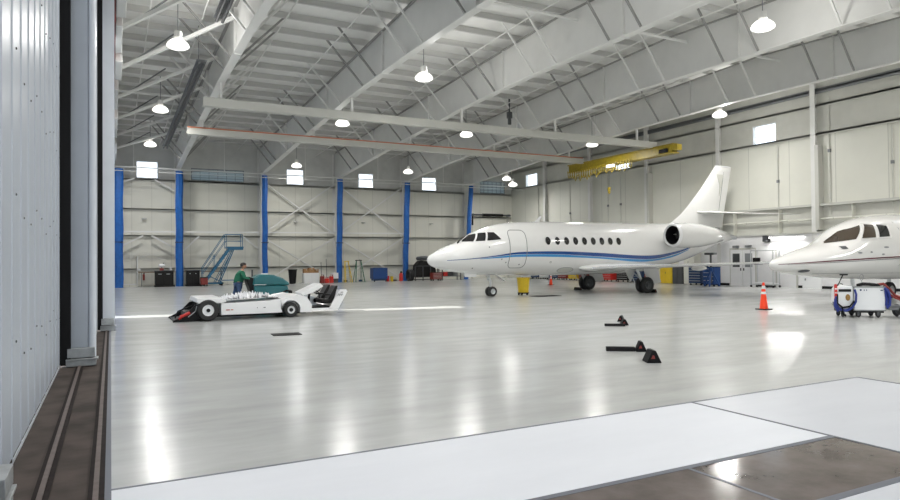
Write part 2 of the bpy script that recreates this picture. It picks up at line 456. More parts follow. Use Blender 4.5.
# girts
def girt(axis, z, a0, a1, label, group, dep=.14, h=.09, c=None, m='girt'):
    if axis == 0: mb = MB().box(a0, a1, (c or YB)-dep, (c or YB)-.003, z-h/2, z+h/2).box(a0, a1, (c or YB)-dep, (c or YB)-dep+.012, z-h/2-.05, z+h/2)
    else: mb = MB().box((c or XW)-dep, (c or XW)-.003, a0, a1, z-h/2, z+h/2).box((c or XW)-dep, (c or XW)-dep+.012, a0, a1, z-h/2-.05, z+h/2)
    tag(mb.build('wall_girt', M[m]), label, 'wall rail', group)
for z, w in ((1.28, 'lowest, at workbench height'), (3.5, 'second up, level with the stair platform'), (5.3, 'third up, halfway up the wall'), (7.3, 'topmost, just under the windows')):
    girt(0, z, 0, XW-.2, 'horizontal grey rail along the back wall, ' + w, 'back wall rails')
for z, w in ((7.78, 'lowest, above the cream liner panels'), (9.2, 'middle one above the windows')):
    girt(1, z, -2, YB-.2, 'horizontal rail along the right wall, ' + w, 'right wall rails')
tag(MB().box(XW-.13, XW-.01, -2, YB-.2, 9.9, 9.98).box(XW-.13, XW-.11, -2, YB-.2, 9.78, 10.05).build('wall_beam', M['grey']), 'dark grey beam high along the right wall under the roof edge', 'beam')

# bracing on the back wall
def brace(p0, p1, label, r=.045, m='steel_w', group='back wall braces'):
    tag(MB().obox(p0, p1, .11, .09).build('cross_brace', M[m]), label, 'brace', group)
yb = 47.95
for (xa, xb, w) in ((9.62, 15.18, 'in the bay behind the white cabinet'), (15.22, 20.78, 'in the bay behind the blue cabinet')):
    for (z0, z1, q) in ((.1, 3.55, 'lower'), (3.65, 7.6, 'upper')):
        brace((xa, yb, z0), (xb, yb, z1), '%s white diagonal brace rising to the right %s' % (q, w))
        brace((xa, yb+.2, z1), (xb, yb+.2, z0), '%s white diagonal brace falling to the right %s' % (q, w))
brace((.4, yb, 2.7), (1.9, yb, 3.5), 'short knee brace left of the first bay under the grey rail')
brace((3.8, yb, 2.7), (2.4, yb, 3.5), 'short knee brace right of the first bay under the grey rail')
brace((9.4, yb, 2.6), (8.3, yb, 3.5), 'short knee brace right of the blue stair under the grey rail')
brace((4.2, yb, 2.3), (5.4, yb, 3.5), 'short knee brace left of the blue stair under the grey rail')
brace((.4, yb, 6.9), (1.4, yb, 7.3), 'tiny knee brace under the first window, left one')
brace((3.8, yb, 6.6), (2.6, yb, 7.25), 'tiny knee brace under the first window, right one')
brace((.2, 47.1, 3.72), (20.6, 47.1, 3.80), 'long thin horizontal rod at mid height across the back wall')

# blue gathered curtains in front of the columns
cx = [(.36, .62, 0), (4.02, .44, 0), (9.60, .36, 0), (15.10, .40, -.12), (20.55, .42, -.25), (26.25, .36, -.55)]
cl = ['leftmost tall blue curtain bundle, right beside the hangar door', 'tall blue curtain bundle between the two black benches', 'tall blue curtain bundle behind the teal scrubber', 'tall blue curtain bundle beside the yellow ladder', 'tall blue curtain bundle right of the blue cabinet', 'tall blue curtain bundle just above the jet nose']
for (x, w, lean), l in zip(cx, cl):
    rings = []
    for q in range(13):
        z = .05+7.7*q/12; s = 1-q/12; dx = lean*s+.02*math.sin(q*1.3)
        ring = []
        for k in range(28):
            a = 2*math.pi*k/28; rr = 1+.10*math.cos(7*a)
            ring.append((x+dx+w/2*rr*math.cos(a), 46.75+.16*rr*math.sin(a), z))
        rings.append(ring)
    t = thing('blue_curtain', l, 'curtain', (0, 0, 0), 0, 'blue curtains along the back')
    part(t, 'fabric', MB().loft(rings), M['blue'], angle=60)
    part(t, 'tie_band', MB().box(x+lean*.6-w/2-.03, x+lean*.6+w/2+.03, 46.57, 46.93, 3.0, 3.06), M['navy'])
t = thing('curtain_track', 'long white curtain pipe hung across the back bays below the girders', 'pipe', (0, 46.75, 7.85))
part(t, 'pipe', MB().tube([(.05, 0, .02), (30.5, 0, -.02)], .045, 10), M['steel_w'])
x = 1.3
while x < 30:
    part(t, 'hanger', MB().tube([(x, 0, 0), (x, 0, roof_z(46.75)-7.85+.1)], .028, 6), M['steel_w']); x += 2.8
t = thing('tie_pipe', 'thin white pipe just under the curtain track on the back wall', 'pipe', (0, 47, 7.55))
part(t, 'pipe', MB().tube([(.05, -.75, 0), (31, -.75, 0)], .02, 6), M['steel_w'])

# sprinkler branch lines
for i, x in enumerate([1.2, 2.9, 5.6, 7.9, 11.2, 13.6, 16.8, 19.2, 22.4, 24.9, 28.2, 30.2]):
    mb = MB().tube([(x, YF+.5, 10.02-.0), (x, 20, 10.55), (x, YB-.5, 9.55)], .026, 6)
    for y in range(2, 47, 3):
        z = 10.55-abs(y-20)*(.0189 if y < 20 else .0357); mb.tube([(x, y, z), (x, y, z-.12)], .012, 5)
    tag(mb.build('sprinkler_pipe', M['steel_w']), 'thin white sprinkler pipe running along the roof between two girders', 'pipe', 'sprinkler branch lines')
for j, y in enumerate((19, 34.9)):
    mb = MB().tube([(-.02, y, 10.45 if j == 0 else 9.93), (XW, y, 10.45 if j == 0 else 9.93)], .055, 8)
    tag(mb.build('sprinkler_main', M['steel_w']), ['thick white sprinkler main crossing the roof nearer the camera', 'thick white sprinkler main crossing the roof toward the back wall'][j], 'pipe')

# left side: header gear over the doors, struts, twin dark heater tube
t = thing('door_header_rail', 'red-brown rail with white drive boxes above the hangar doors', 'door rail', (0, 18, 8.3))
part(t, 'rail', MB().box(.06, .13, -4, 30, 0, .5), M['dred'])
for i, (a, b, w, h) in enumerate([(-.6, 1.3, .36, .7), (2.0, 4.6, .30, .6), (5.6, 8.0, .34, .6), (9.5, 13, .26, .5), (15, 20, .28, .5), (22, 29.5, .30, .4)]):
    part(t, 'drive_box', MB().box(.13, w, a, b, -.1, h), M['steel'], bevel=.02)
for yk in (17, 21.5, 26, 30.5, 35, 39.5, 44):
    tag(MB().obox((.15, yk, 8.55), (3.9, yk-2.4, roof_z(yk-2.4)-.5), .11, .11).build('roof_strut', M['steel_w']),
        'white diagonal strut from the door header up to the first girder', 'strut', 'struts beside the hangar doors')
    if yk > 18: tag(MB().obox((.15, yk, 8.45), (2.2, yk+1.6, roof_z(yk+1.6)), .05, .05).build('roof_rod', M['grey']), 'thin dark rod rising from the door header to the roof', 'rod', 'thin rods beside the hangar doors')
for y0, y1, w in ((12.0, 21.2, 'nearer one, cut by the top of the photo'), (25.6, 44.0, 'farther one, ending above the first window')):
    zz = lambda y: 9.1-(y-19)*.016
    t = thing('heater_tube', 'dark twin tube beside the first girder, ' + w, 'heater', (3.0, y0, 0), 0, 'twin tubes under the roof')
    for dx in (-.09, .09): part(t, 'tube', MB().tube([(dx, 0, zz(y0)+.1), (dx, y1-y0, zz(y1)+.1)], .05, 8), M['dgrey'])
    part(t, 'reflector', MB().obox((0, 0, zz(y0)+.2), (0, y1-y0, zz(y1)+.2), .36, .02), M['grey'])
    for y in (y0+1, (y0+y1)/2, y1-.5): part(t, 'hanger', MB().tube([(0, y-y0, zz(y)+.15), (0, y-y0, roof_z(y)+.1)], .012, 5), M['dgrey'])

# ------------------------------------------------------------------ high-bay lamps
def lamp_obj():
    t = thing('high_bay_lamp', '', 'lamp', (0, 0, 0), 0, 'high-bay lamps')
    part(t, 'ballast_housing', MB().lathe([(.05, .50), (.12, .48), (.13, .28), (.10, .24), (.10, .20)], n=16), M['refl'])
    part(t, 'refractor', MB().lathe([(.10, .21), (.21, .19), (.31, .10), (.35, .01), (.34, -.02), (.26, -.07), (.10, -.10), (.01, -.105)], n=24), M['lamp'], 'glowing glass refractor')
    part(t, 'cord', MB().tube([(0, 0, .48), (0, 0, 1.6)], .015, 6), M['grey'])
    return t
LP = [(1.95, 22.9, 8.75, 'bright round lamp at upper left beside the hangar doors'), (2.05, 33, 8.75, 'round lamp at left, second back along the hangar doors'), (2.1, 43, 8.75, 'round lamp at far left above the first back window'),
      (10.8, 22.9, 8.75, 'round lamp hanging between the second and third girders, upper middle'), (10.12, 30.9, 8.42, 'small lamp above the middle of the white crane span'), (11.3, 44.5, 8.2, 'small lamp over the second back window'),
      (17.8, 13.3, 8.75, 'brightest large lamp at upper right of the photo'), (17.05, 30.85, 8.42, 'round lamp above the jet nose, against the roof'), (19.1, 43.3, 8.05, 'small lamp over the blue cabinet, near the third back window'),
      (26.9, 22.6, 8.75, 'lamp at upper right near the right wall above the tail fin'), (25.35, 30.45, 8.42, 'lamp just above the yellow crane carriage'), (27.5, 43.3, 7.95, 'small lamp in the far right corner, the higher of the pair'), (28.2, 43.5, 7.55, 'small lamp in the far right corner, the lower of the pair')]
off = [(2, 12.5), (2, 3), (10.8, 12.5), (10.8, 3), (18, 3), (27.5, 12.2), (27.3, 3), (10.8, -5), (24, -5)]
L0 = lamp_obj(); first = True
LE = 640
for i, (x, y, z, lab) in enumerate(LP + [(a, b, 8.9, 'round lamp outside the frame above the camera side') for a, b in off]):
    o = L0 if i == 0 else copy_tree(L0)
    o['label'] = lab; o.location = (x, y, z)
    ld = bpy.data.lights.new('lamp_light', 'AREA'); ld.shape = 'DISK'; ld.size = .9
    ld.energy = LE if i < 13 else LE*.8
    if i in (5, 8, 11, 12): ld.energy = LE*.45
    if 30 < y < 34: ld.spread = R(120); ld.energy = LE*.8
    ld.color = (1, .98, .94); ld.spread = R(170)
    lo = bpy.data.objects.new('lamp_light', ld); COL.objects.link(lo); lo.location = (x, y, z-.1)
    if 30 < y < 34 or z < 8.5 or (y == 43 and x < 3): continue
    ld2 = bpy.data.lights.new('lamp_glow', 'POINT'); ld2.energy = LE*.36; ld2.shadow_soft_size = .15; ld2.color = (1, .98, .94)
    lo2 = bpy.data.objects.new('lamp_glow', ld2); COL.objects.link(lo2); lo2.location = (x+.45, y, z+.1)

# ------------------------------------------------------------------ bridge crane
t = thing('bridge_crane', 'white twin-girder overhead crane with a yellow end carriage', 'crane', (0, 0, 0))
part(t, 'bridge_girder', MB().box(3.3, 27.6, 34.0, 34.3, 7.95, 8.32), M['girt'], bevel=.01)
g2 = part(t, 'bridge_girder', MB().box(3.3, 27.9, 27.8, 28.1, 8.0, 8.36), M['girt'], bevel=.01)
part(t, 'conductor_strip', MB().box(3.3, 27.5, 33.97, 33.995, 8.26, 8.32), M['orangestripe'])
part(t, 'end_carriage', MB().box(27.6, 28.0, 26.4, 35.6, 7.55, 8.0).box(27.55, 28.05, 26.3, 35.7, 7.98, 8.04).box(27.55, 28.05, 26.3, 35.7, 7.5, 7.55), M['crane'])
part(t, 'bumper', MB().box(27.62, 27.98, 26.05, 26.4, 7.64, 7.96), M['crane'])
part(t, 'wheel_cover', MB().box(27.5, 27.6, 26.7, 27.3, 7.6, 7.8), M['black'])
fe = MB()
for i in range(26):
    y = 29.4+i*.235; d = .45+.35*random.random()
    pts = [(27.5, y, 7.62), (27.48, y+.06, 7.62-d*.8), (27.47, y+.15, 7.62-d), (27.48, y+.24, 7.62-d*.8), (27.5, y+.32, 7.62)]
    fe.tube(pts, .028, 5)
part(t, 'festoon_cable', fe, M['crane'])
for y in (27.95, 34.15):
    for x in (4.0, 9.6, 15.2, 20.8, 26.5):
        part(t, 'hanger', MB().box(x-.05, x+.05, y-.05, y+.05, 8.34, bz(y)+.01), M['steel'])
part(t, 'hoist_rope', MB().tube([(27.7, 31.7, 7.55), (27.7, 31.7, 6.1)], .012, 5), M['dgrey'])
part(t, 'hook_block', MB().box(27.63, 27.77, 31.63, 31.77, 5.95, 6.15).lathe([(.02, 5.72), (.06, 5.78), (.08, 5.87), (.06, 5.96)], (27.7, 31.7, 0), 2, 10), M['crane'])
part(t, 'work_light', MB().box(27.4, 27.55, 31.0, 31.6, 7.35, 7.5), M['lamp'])
for (x, y, w) in ((19.6, 30.5, 'under the middle of the roof'), (27.1, 30.5, 'above the yellow crane carriage')):
    t = thing('roof_hoist', 'small dark hoist unit hanging from the girder ' + w, 'hoist', (x, y, 9.6))
    part(t, 'body', MB().box(-.12, .12, -.1, .1, -.1, .25), M['dgrey'])
    part(t, 'rod', MB().tube([(0, 0, .2), (0, 0, roof_z(y)-9.6+.1)], .05, 6), M['dgrey'])
    part(t, 'bracket', MB().box(-.08, .08, -.06, .06, -.45, -.1), M['dgrey'])

# ------------------------------------------------------------------ right wall lower office band
of = struct('wall_right_office', MB().box(XW-.35, XW-.004, -7.9, 29.2, 0, 2.84), M['office'])
trim(MB().box(XW-.42, XW-.004, -7.9, 29.25, 2.84, 2.92), M['girt'])
trim(MB().box(XW-.30, XW-.004, -7.9, 27.0, 4.18, 4.30), M['girt'])
trim(MB().box(XW-.03, XW-.004, -7.9, 27.0, 2.93, 4.17), M['insul_r'])
trim(MB().box(XW-.365, XW-.35, -7.9, 23.7, 0, .24).box(XW-.365, XW-.35, 25.5, 29.2, 0, .24), M['black'])
for z, r_ in ((3.55, .05),):
    tag(MB().tube([(XW-.22, -2, z), (XW-.22, 27, z)], r_, 8).build('wall_pipe', M['right']), 'pale horizontal pipe running above the white office wall', 'pipe')
for y in (25.2, 22.4, 18.6):
    tag(MB().box(XW-.32, XW-.05, y-.015, y+.015, 2.93, 4.17).build('pipe_bracket', M['right']), 'short vertical bracket holding the pipes above the office wall', 'bracket', 'pipe brackets')
XO = XW-.35
# office double door
dn = struct('door_6', MB().box(XO-.03, XO-.002, 23.75, 25.45, .02, 2.2), M['girt'])
for a, b in ((24.62, 25.38), (23.82, 24.58)):
    l = part(dn, 'door_panel', MB().box(XO-.05, XO-.03, a, b, .03, 2.1), M['office'])
    part(l, 'door_glass', MB().box(XO-.055, XO-.05, a+.15, b-.15, 1.15, 1.9), M['dgrey'] if a > 24.6 else M['grey'])
    part(l, 'handle', MB().box(XO-.09, XO-.05, b-.1 if a < 24.6 else a+.05, b-.05 if a < 24.6 else a+.1, .95, 1.1), M['dgrey'])
mb = MB().box(XO-.02, XO-.004, 21.35, 22.6, .02, 2.2)
dn2 = struct('door_7', mb, M['girt']); part(dn2, 'door_panel', MB().box(XO-.035, XO-.02, 21.45, 22.5, .03, 2.1), M['office'])
t = thing('wall_lamp', 'glowing fluorescent tube light on the white office wall above the jet nose', 'lamp', (XO, 21.95, 2.72))
part(t, 'housing', MB().box(-.16, 0, -1.05, 1.05, 0, .09), M['wp']); part(t, 'tube', MB().box(-.13, -.05, -1.0, 1.0, -.05, -.005), M['tube'])
ld = bpy.data.lights.new('wall_lamp_light', 'AREA'); ld.shape = 'RECTANGLE'; ld.size = 2.0; ld.size_y = .1; ld.energy = 110; ld.color = (1, .98, .95)
lo = bpy.data.objects.new('wall_lamp_light', ld); COL.objects.link(lo); lo.location = (XO-.28, 21.95, 2.6); lo.rotation_euler = (0, R(-25), 0); lo.rotation_euler = (R(0), R(25), R(0)); ld.size = .1; ld.size_y = 2.0
t = thing('wall_speaker', 'small black speaker box mounted left of the glowing tube light', 'speaker', (XO, 23.05, 2.5))
part(t, 'cabinet', MB().box(-.2, 0, -.17, .17, 0, .32), M['black'], bevel=.01); part(t, 'grille', MB().box(-.21, -.2, -.14, .14, .03, .29), M['dgrey'])
t = thing('wall_sensor', 'small black camera on the office wall left of the double door light', 'camera', (XO, 26.2, 2.45)); part(t, 'body', MB().box(-.12, 0, -.07, .07, 0, .12), M['black']); part(t, 'bracket', MB().box(-.03, 0, -.02, .02, .12, .3), M['grey'])
for a in (25.0, 24.2): tag(MB().box(XO-.12, XO-.002, a-.18, a+.18, 2.22, 2.34).build('door_closer_light', M['grey']), 'small grey box above the double door, %s one' % ('left' if a > 24.6 else 'right'), 'box', 'boxes above the double door')
# tall rolling rack beside the door
t = thing('rolling_rack', 'tall light metal rack on casters beside the double door', 'rack', (30.3, 22.75, 0))
fr = MB()
for sx in (-.25, .25):
    for sy in (-.65, .65): fr.box(sx-.02, sx+.02, sy-.02, sy+.02, .12, 1.95)
for z in (.15, 1.93):
    for sy in (-.65, .65): fr.box(-.25, .25, sy-.02, sy+.02, z-.02, z+.02)
    for sx in (-.25, .25): fr.box(sx-.02, sx+.02, -.65, .65, z-.02, z+.02)
part(t, 'frame', fr, M['alu']); part(t, 'panel', MB().box(-.22, .22, -.62, .62, .2, .24), M['office'])
part(t, 'monitor', MB().box(-.1, -.02, .25, .65, 1.25, 1.55), M['black']); part(t, 'monitor_stand', MB().box(-.08, .22, .42, .48, 1.2, 1.26).box(-.05, .22, .3, .6, 1.17, 1.2), M['grey'])
for sx in (-.25, .25):
    for sy in (-.65, -.3, .3, .65): part(t, 'caster', MB().lathe([(.06, -.02), (.06, .02)], (sx, sy, .062), 0, 12).box(sx-.015, sx+.015, sy-.015, sy+.015, .06, .14), M['black'])

# ------------------------------------------------------------------ aircraft helpers
def interp(tab, a):
    if a <= tab[0][0]: return tab[0][1:]
    for p, q in zip(tab, tab[1:]):
        if a <= q[0]:
            t = (a-p[0])/(q[0]-p[0]); return tuple(u+(v-u)*t for u, v in zip(p[1:], q[1:]))
    return tab[-1][1:]
def smooth_tab(tab, a):
    """catmull-rom over the section table"""
    n = len(tab)
    if a <= tab[0][0]: return tab[0][1:]
    if a >= tab[-1][0]: return tab[-1][1:]
    for i in range(n-1):
        if a <= tab[i+1][0]: break
    p1, p2 = tab[i], tab[i+1]; p0 = tab[i-1] if i else p1; p3 = tab[i+2] if i+2 < n else p2
    h = p2[0]-p1[0]; t = (a-p1[0])/h; out = []
    for k in range(1, len(p1)):
        m1 = (p2[k]-p0[k])/(p2[0]-p0[0])*h if i else (p2[k]-p1[k]); m2 = (p3[k]-p1[k])/(p3[0]-p1[0])*h if i+2 < n else (p2[k]-p1[k])
        out.append((2*t**3-3*t*t+1)*p1[k]+(t**3-2*t*t+t)*m1+(-2*t**3+3*t*t)*p2[k]+(t**3-t*t)*m2)
    return tuple(out)
class Hull:
    """table rows: station a, half width, z top, z bottom; local +x aft, -y is the side facing the camera"""
    def __init__(s, tab): s.t = tab
    def sec(s, a):
        w, zt, zb = smooth_tab(s.t, a); zc = zb+(zt-zb)*.5; return w, zc, (zt-zb)/2
    def ring(s, a, n=40):
        w, zc, h = s.sec(a); return [(a, -w*math.cos(2*math.pi*k/n), zc+h*math.sin(2*math.pi*k/n)) for k in range(n)]
    def body(s, st, n=40): return MB().loft([s.ring(a, n) for a in st])
    def pt(s, a, z, off=.01):
        w, zc, h = s.sec(a); q = max(-.995, min(.995, (z-zc)/h)); c = math.sqrt(1-q*q)
        nrm = Vector((0, -c/w, q/h)).normalized()
        return Vector((a, -w*c, z)) + nrm*off
    def patch(s, quad, nx=8, nz=6, off=.012):
        """quad: corner (a,z) bl, br, tr, tl"""
        mb = MB(); rings = []
        for j in range(nz+1):
            v = j/nz; row = []
            for i in range(nx+1):
                u = i/nx
                a = (1-v)*((1-u)*quad[0][0]+u*quad[1][0])+v*((1-u)*quad[3][0]+u*quad[2][0])
                z = (1-v)*((1-u)*quad[0][1]+u*quad[1][1])+v*((1-u)*quad[3][1]+u*quad[2][1])
                row.append(s.pt(a, z, off))
            rings.append(row)
        return mb.loft(rings, False, False)
    def oval(s, a0, z0, ra, rz, off=.012, n=20):
        mb = MB(); rings = [[s.pt(a0+ra*k*math.cos(2*math.pi*i/n), z0+rz*k*math.sin(2*math.pi*i/n), off) for i in range(n)] for k in (1, .6, .05)]
        return mb.loft(rings, False).m(0)
    def band(s, top, bot, off=.008, n=60):
        a0, a1 = top[0][0], top[-1][0]; rings = []
        for i in range(n+1):
            a = a0+(a1-a0)*i/n; t = smooth_tab(top, a)[0]; b = smooth_tab(bot, a)[0]
            rings.append([s.pt(a, b+(t-b)*k/3, off) for k in range(4)])
        return MB().loft(rings, False, False)
    def outline(s, pts, r=.012, closed=True):
        P = [s.pt(a, z, .004) for a, z in pts]
        if closed: P.append(P[0])
        return MB().tube(P, r, 5, not closed)
def wing_mb(secs, th=.12, n=9):
    """secs: (x_le, x_te, y, z) aerofoil sections; joined to a lofted wing"""
    rings = []
    for xl, xt, y, z, k in secs:
        c = xt-xl; up = []; dn = []
        for i in range(n+1):
            u = i/n; u = u*u*(3-2*u) if False else (1-math.cos(math.pi*u))/2
            t = k*c*2.9*(.2969*math.sqrt(u)-.126*u-.3516*u*u+.2843*u**3-.1015*u**4)
            up.append((xl+c*u, y, z+t*1.1)); dn.append((xl+c*u, y, z-t*.8))
        rings.append(up+dn[::-1][1:-1])
    return MB().loft(rings)
def wheel(parent, name, x, y, r, w, hub='alu', rim=.55):
    o = part(parent, name, MB().lathe([(r*rim, -w/2), (r*.86, -w/2), (r*.97, -w*.36), (r, -w*.15), (r, w*.15), (r*.97, w*.36), (r*.86, w/2), (r*rim, w/2), (r*rim, -w/2)], (x, y, r), 1, 28, False), M['tyre'])
    part(o, 'hub', MB().lathe([(.02, -w/2-.01), (r*.2, -w/2-.01), (r*.25, -w*.32), (r*.45, -w*.36), (r*rim, -w*.47), (r*rim, w*.47), (r*.3, w*.35), (.02, w/2)], (x, y, r), 1, 24), M[hub])
    return o

# ------------------------------------------------------------------ big jet with blue stripes
S = .976
A = thing('business_jet', 'large white twin-engine business jet with blue side stripes and tall tail fin', 'airplane', (12.272, 25.833, 0), .024)
A.scale = (S, S, S)
tabA = [(0, .04, 1.80, 1.66), (.1, .17, 1.93, 1.53), (.3, .32, 2.05, 1.42), (.65, .50, 2.24, 1.32), (1.2, .71, 2.44, 1.20), (1.75, .86, 2.62, 1.13),
        (2.2, .95, 2.93, 1.08), (2.8, 1.04, 3.18, 1.03), (3.6, 1.13, 3.40, 1.0), (4.6, 1.18, 3.52, .97), (6, 1.2, 3.58, .94), (8, 1.2, 3.60, .92), (11, 1.2, 3.62, .94), (12.6, 1.17, 3.63, 1.02),
        (14, 1.08, 3.64, 1.20), (16, .90, 3.68, 1.56), (17.5, .64, 3.66, 1.98), (18.8, .40, 3.50, 2.44), (19.7, .24, 3.30, 2.62), (20.4, .12, 3.10, 2.80), (20.55, .04, 2.99, 2.88)]
HA = Hull(tabA)
sts = [0, .04, .1, .2, .3, .45] + [.6+i*.2 for i in range(100) if .6+i*.2 < 20.4] + [20.45, 20.55]
fus = part(A, 'fuselage', HA.body(sts, 48), M['jet'], angle=60)
for nm, q in (('windshield_pane', [(1.66, 2.56), (2.02, 2.56), (2.32, 2.93), (2.08, 2.88)]), ('windshield_pane', [(2.10, 2.57), (2.52, 2.59), (2.72, 2.98), (2.40, 2.95)]), ('windshield_pane', [(2.62, 2.60), (3.30, 2.66), (3.08, 2.99), (2.80, 2.99)]), ('windshield_pane', [(1.40, 2.46), (1.56, 2.53), (1.96, 2.84), (1.86, 2.80)])):
    part(A, nm, HA.patch(q), M['glass'])
for i in range(9):
    a = 5.85+i*.556
    w = part(A, 'cabin_window', HA.oval(a, 2.60, .15, .185), M['glass'])
    part(w, 'window_ring', HA.outline([(a+.16*math.cos(2*math.pi*k/20), 2.60+.195*math.sin(2*math.pi*k/20)) for k in range(20)], .012), M['alu'])
def rr(a0, a1, z0, z1, r, n=5):
    P = []
    for cx_, cz_, s0 in ((a1-r, z1-r, 0), (a0+r, z1-r, 90), (a0+r, z0+r, 180), (a1-r, z0+r, 270)):
        for k in range(n+1): t = R(s0+90*k/n); P.append((cx_+r*math.cos(t), cz_+r*math.sin(t)))
    # extra points on long sides so the line hugs the hull
    out = []
    for p, q in zip(P, P[1:]+P[:1]):
        out.append(p); m = int(max(abs(p[0]-q[0]), abs(p[1]-q[1]))/.12)
        for k in range(1, m): out.append((p[0]+(q[0]-p[0])*k/m, p[1]+(q[1]-p[1])*k/m))
    return out
part(A, 'cabin_door', HA.outline(rr(3.70, 4.62, 1.34, 3.10, .22), .018), M['line'])
part(A, 'side_stripe', HA.band([(.72, 1.72), (2, 1.81), (3.06, 1.93), (4.16, 2.07), (6.5, 2.10), (9, 2.02), (11.7, 1.88), (13.1, 1.90), (14.6, 2.09), (15.6, 2.29), (16.3, 2.46)],
     [(.72, 1.70), (2, 1.775), (3.06, 1.88), (4.16, 1.97), (6.5, 1.96), (9, 1.84), (11.7, 1.70), (13.1, 1.71), (14.6, 1.95), (15.6, 2.20), (16.3, 2.43)]), M['stripe_d'], 'dark blue stripe')
part(A, 'side_stripe', HA.band([(2.2, 1.775), (3.06, 1.865), (4.16, 1.955), (6.5, 1.95), (9, 1.82), (11.7, 1.68), (13.1, 1.69), (14.6, 1.92), (15.7, 2.20)],
     [(2.2, 1.76), (3.06, 1.80), (4.16, 1.85), (6.5, 1.83), (9, 1.74), (11.7, 1.56), (13.1, 1.60), (14.6, 1.81), (15.7, 2.17)]), M['stripe_l'], 'lighter blue stripe')
part(part(A, 'belly_vent', HA.oval(7.2, 1.19, .46, .12), M['girt']), 'vent_ring', HA.outline([(7.2+.48*math.cos(2*math.pi*k/24), 1.19+.13*math.sin(2*math.pi*k/24)) for k in range(24)], .014), M['line'])
part(A, 'skin_hatch', HA.outline([(6.05, 1.55), (6.12, 1.55), (6.12, 1.62), (6.05, 1.62)], .012), M['line'])
for a, z in ((1.95, 1.35), (4.3, 1.5), (2.65, 2.3), (3.3, 1.75), (3.55, 1.6)):
    part(A, 'static_port', HA.oval(a, z, .03, .03), M['dgrey'])
part(A, 'blade_antenna', MB().prism([(5.9, 3.55), (6.2, 3.57), (6.34, 3.85), (6.25, 3.85)], 1, -.015, .015), M['wp'])
# wings: low, swept, slight dihedral
for sg in (-1, 1):
    w = part(A, 'wing', wing_mb([(8.0, 12.9, sg*.6, 1.18, .11), (8.25, 12.6, sg*1.15, 1.22, .11), (9.6, 12.75, sg*3.8, 1.34, .10), (12.3, 14.0, sg*9.2, 1.52, .08), (12.8, 14.0, sg*9.66, 1.55, .03)]), M['jet'])
    part(w, 'wing_root_fairing', MB().loft([[(x, sg*(1.02+hw*math.cos(2*math.pi*k/16)), 1.27+hz*math.sin(2*math.pi*k/16)) for k in range(16)] for x, hw, hz in ((7.8, .02, .02), (8.0, .20, .10), (8.5, .38, .18), (10, .5, .24), (12, .42, .22), (13.2, .2, .12), (13.8, .03, .03))]), M['jet'], angle=60)
    part(w, 'leading_edge', MB().tube([(8.03, sg*1.6, 1.245), (9.57, sg*3.8, 1.34), (12.27, sg*9.2, 1.52)], [.045, .04, .02], 8), M['chrome'], 'polished metal leading edge')
    part(w, 'flap_track', MB().ball((12.6, sg*4.2, 1.22), .55, .07, .12), M['jet'])
    # tailplane
    part(A, 'tailplane', wing_mb([(17.2, 19.4, sg*.05, 4.36, .15), (18.6, 19.9, sg*2.0, 4.20, .12), (20.0, 20.85, sg*4.05, 4.04, .07)]), M['jet'])
    # engines
    ec = (0, sg*1.78, 2.92)
    def ering(x, r, q=24): return [(x+.45, ec[1]+r*math.cos(2*math.pi*k/q), ec[2]+r*math.sin(2*math.pi*k/q)) for k in range(q)]
    n_ = part(A, 'engine_nacelle', MB().loft([ering(13.02, .50), ering(12.97, .53), ering(13.0, .585), ering(13.2, .635), ering(14.0, .67), ering(15.0, .62), ering(16.0, .47), ering(16.7, .33), ering(16.72, .28), ering(16.5, .26)], False), M['jet'], angle=60)
    part(n_, 'intake_lip', MB().loft([ering(13.04, .49), ering(12.955, .535), ering(12.99, .59), ering(13.1, .618)], False), M['wp'])
    part(n_, 'intake_duct', MB().loft([ering(13.03, .495), ering(13.2, .46), ering(13.78, .44)], False), M['black'])
    fn = MB().lathe([(.02, 13.95), (.08, 14.02), (.13, 14.15)], (0, ec[1], ec[2]), 0, 16)
    for k in range(16):
        t = 2*math.pi*k/16; fn.obox((14.12, ec[1]+.12*math.cos(t), ec[2]+.12*math.sin(t)), (14.16, ec[1]+.45*math.cos(t), ec[2]+.45*math.sin(t)), .012, .11, (.5, -math.sin(t), math.cos(t)))
    part(n_, 'fan', fn, M['fan'])
    part(n_, 'back_plate', MB().lathe([(.44, 14.2), (.44, 14.22)], (0, ec[1], ec[2]), 0, 20), M['black'])
    part(n_, 'pylon', wing_mb([(13.9, 16.6, sg*.5, 3.02, .08), (14.0, 16.4, sg*1.4, 2.98, .08)]), M['jet'])
# fin
fin = part(A, 'tail_fin', MB().loft([[(x0, 0, z)] + [(x0+(x1-x0)*u, w*math.sin(math.pi*u**.6), z) for u in (.1, .3, .5, .7, .9)] + [(x1, 0, z)] + [(x0+(x1-x0)*u, -w*math.sin(math.pi*u**.6), z) for u in (.9, .7, .5, .3, .1)]
     for x0, x1, z, w in ((14.7, 19.6, 3.50, .10), (15.4, 19.62, 3.75, .13), (16.1, 19.70, 4.2, .12), (16.75, 19.82, 4.75, .11), (17.75, 20.08, 5.7, .09), (18.75, 20.35, 6.8, .07), (18.95, 20.42, 7.05, .05), (19.1, 20.42, 7.12, .01))]), M['jet'], angle=60)
part(fin, 'rudder_panel', MB().prism([(19.05, 6.62), (19.62, 6.62), (19.42, 5.9), (19.22, 5.35), (19.28, 6.0)], 1, -.105, -.085), M['girt'])
part(fin, 'rudder_hinge', MB().tube([(19.72, -.045, 6.8), (19.2, -.08, 4.5)], .012, 5), M['line'])
part(fin, 'fin_cap', MB().ball((19.7, 0, 7.12), .75, .05, .05), M['wp'])
part(A, 'tail_cone', MB().loft([[(x, r*math.cos(2*math.pi*k/16), z+r*math.sin(2*math.pi*k/16)) for k in range(16)] for x, r, z in ((19.9, .2, 3.0), (20.4, .17, 2.95), (20.75, .09, 2.9), (20.8, .04, 2.9))]), M['alu'])
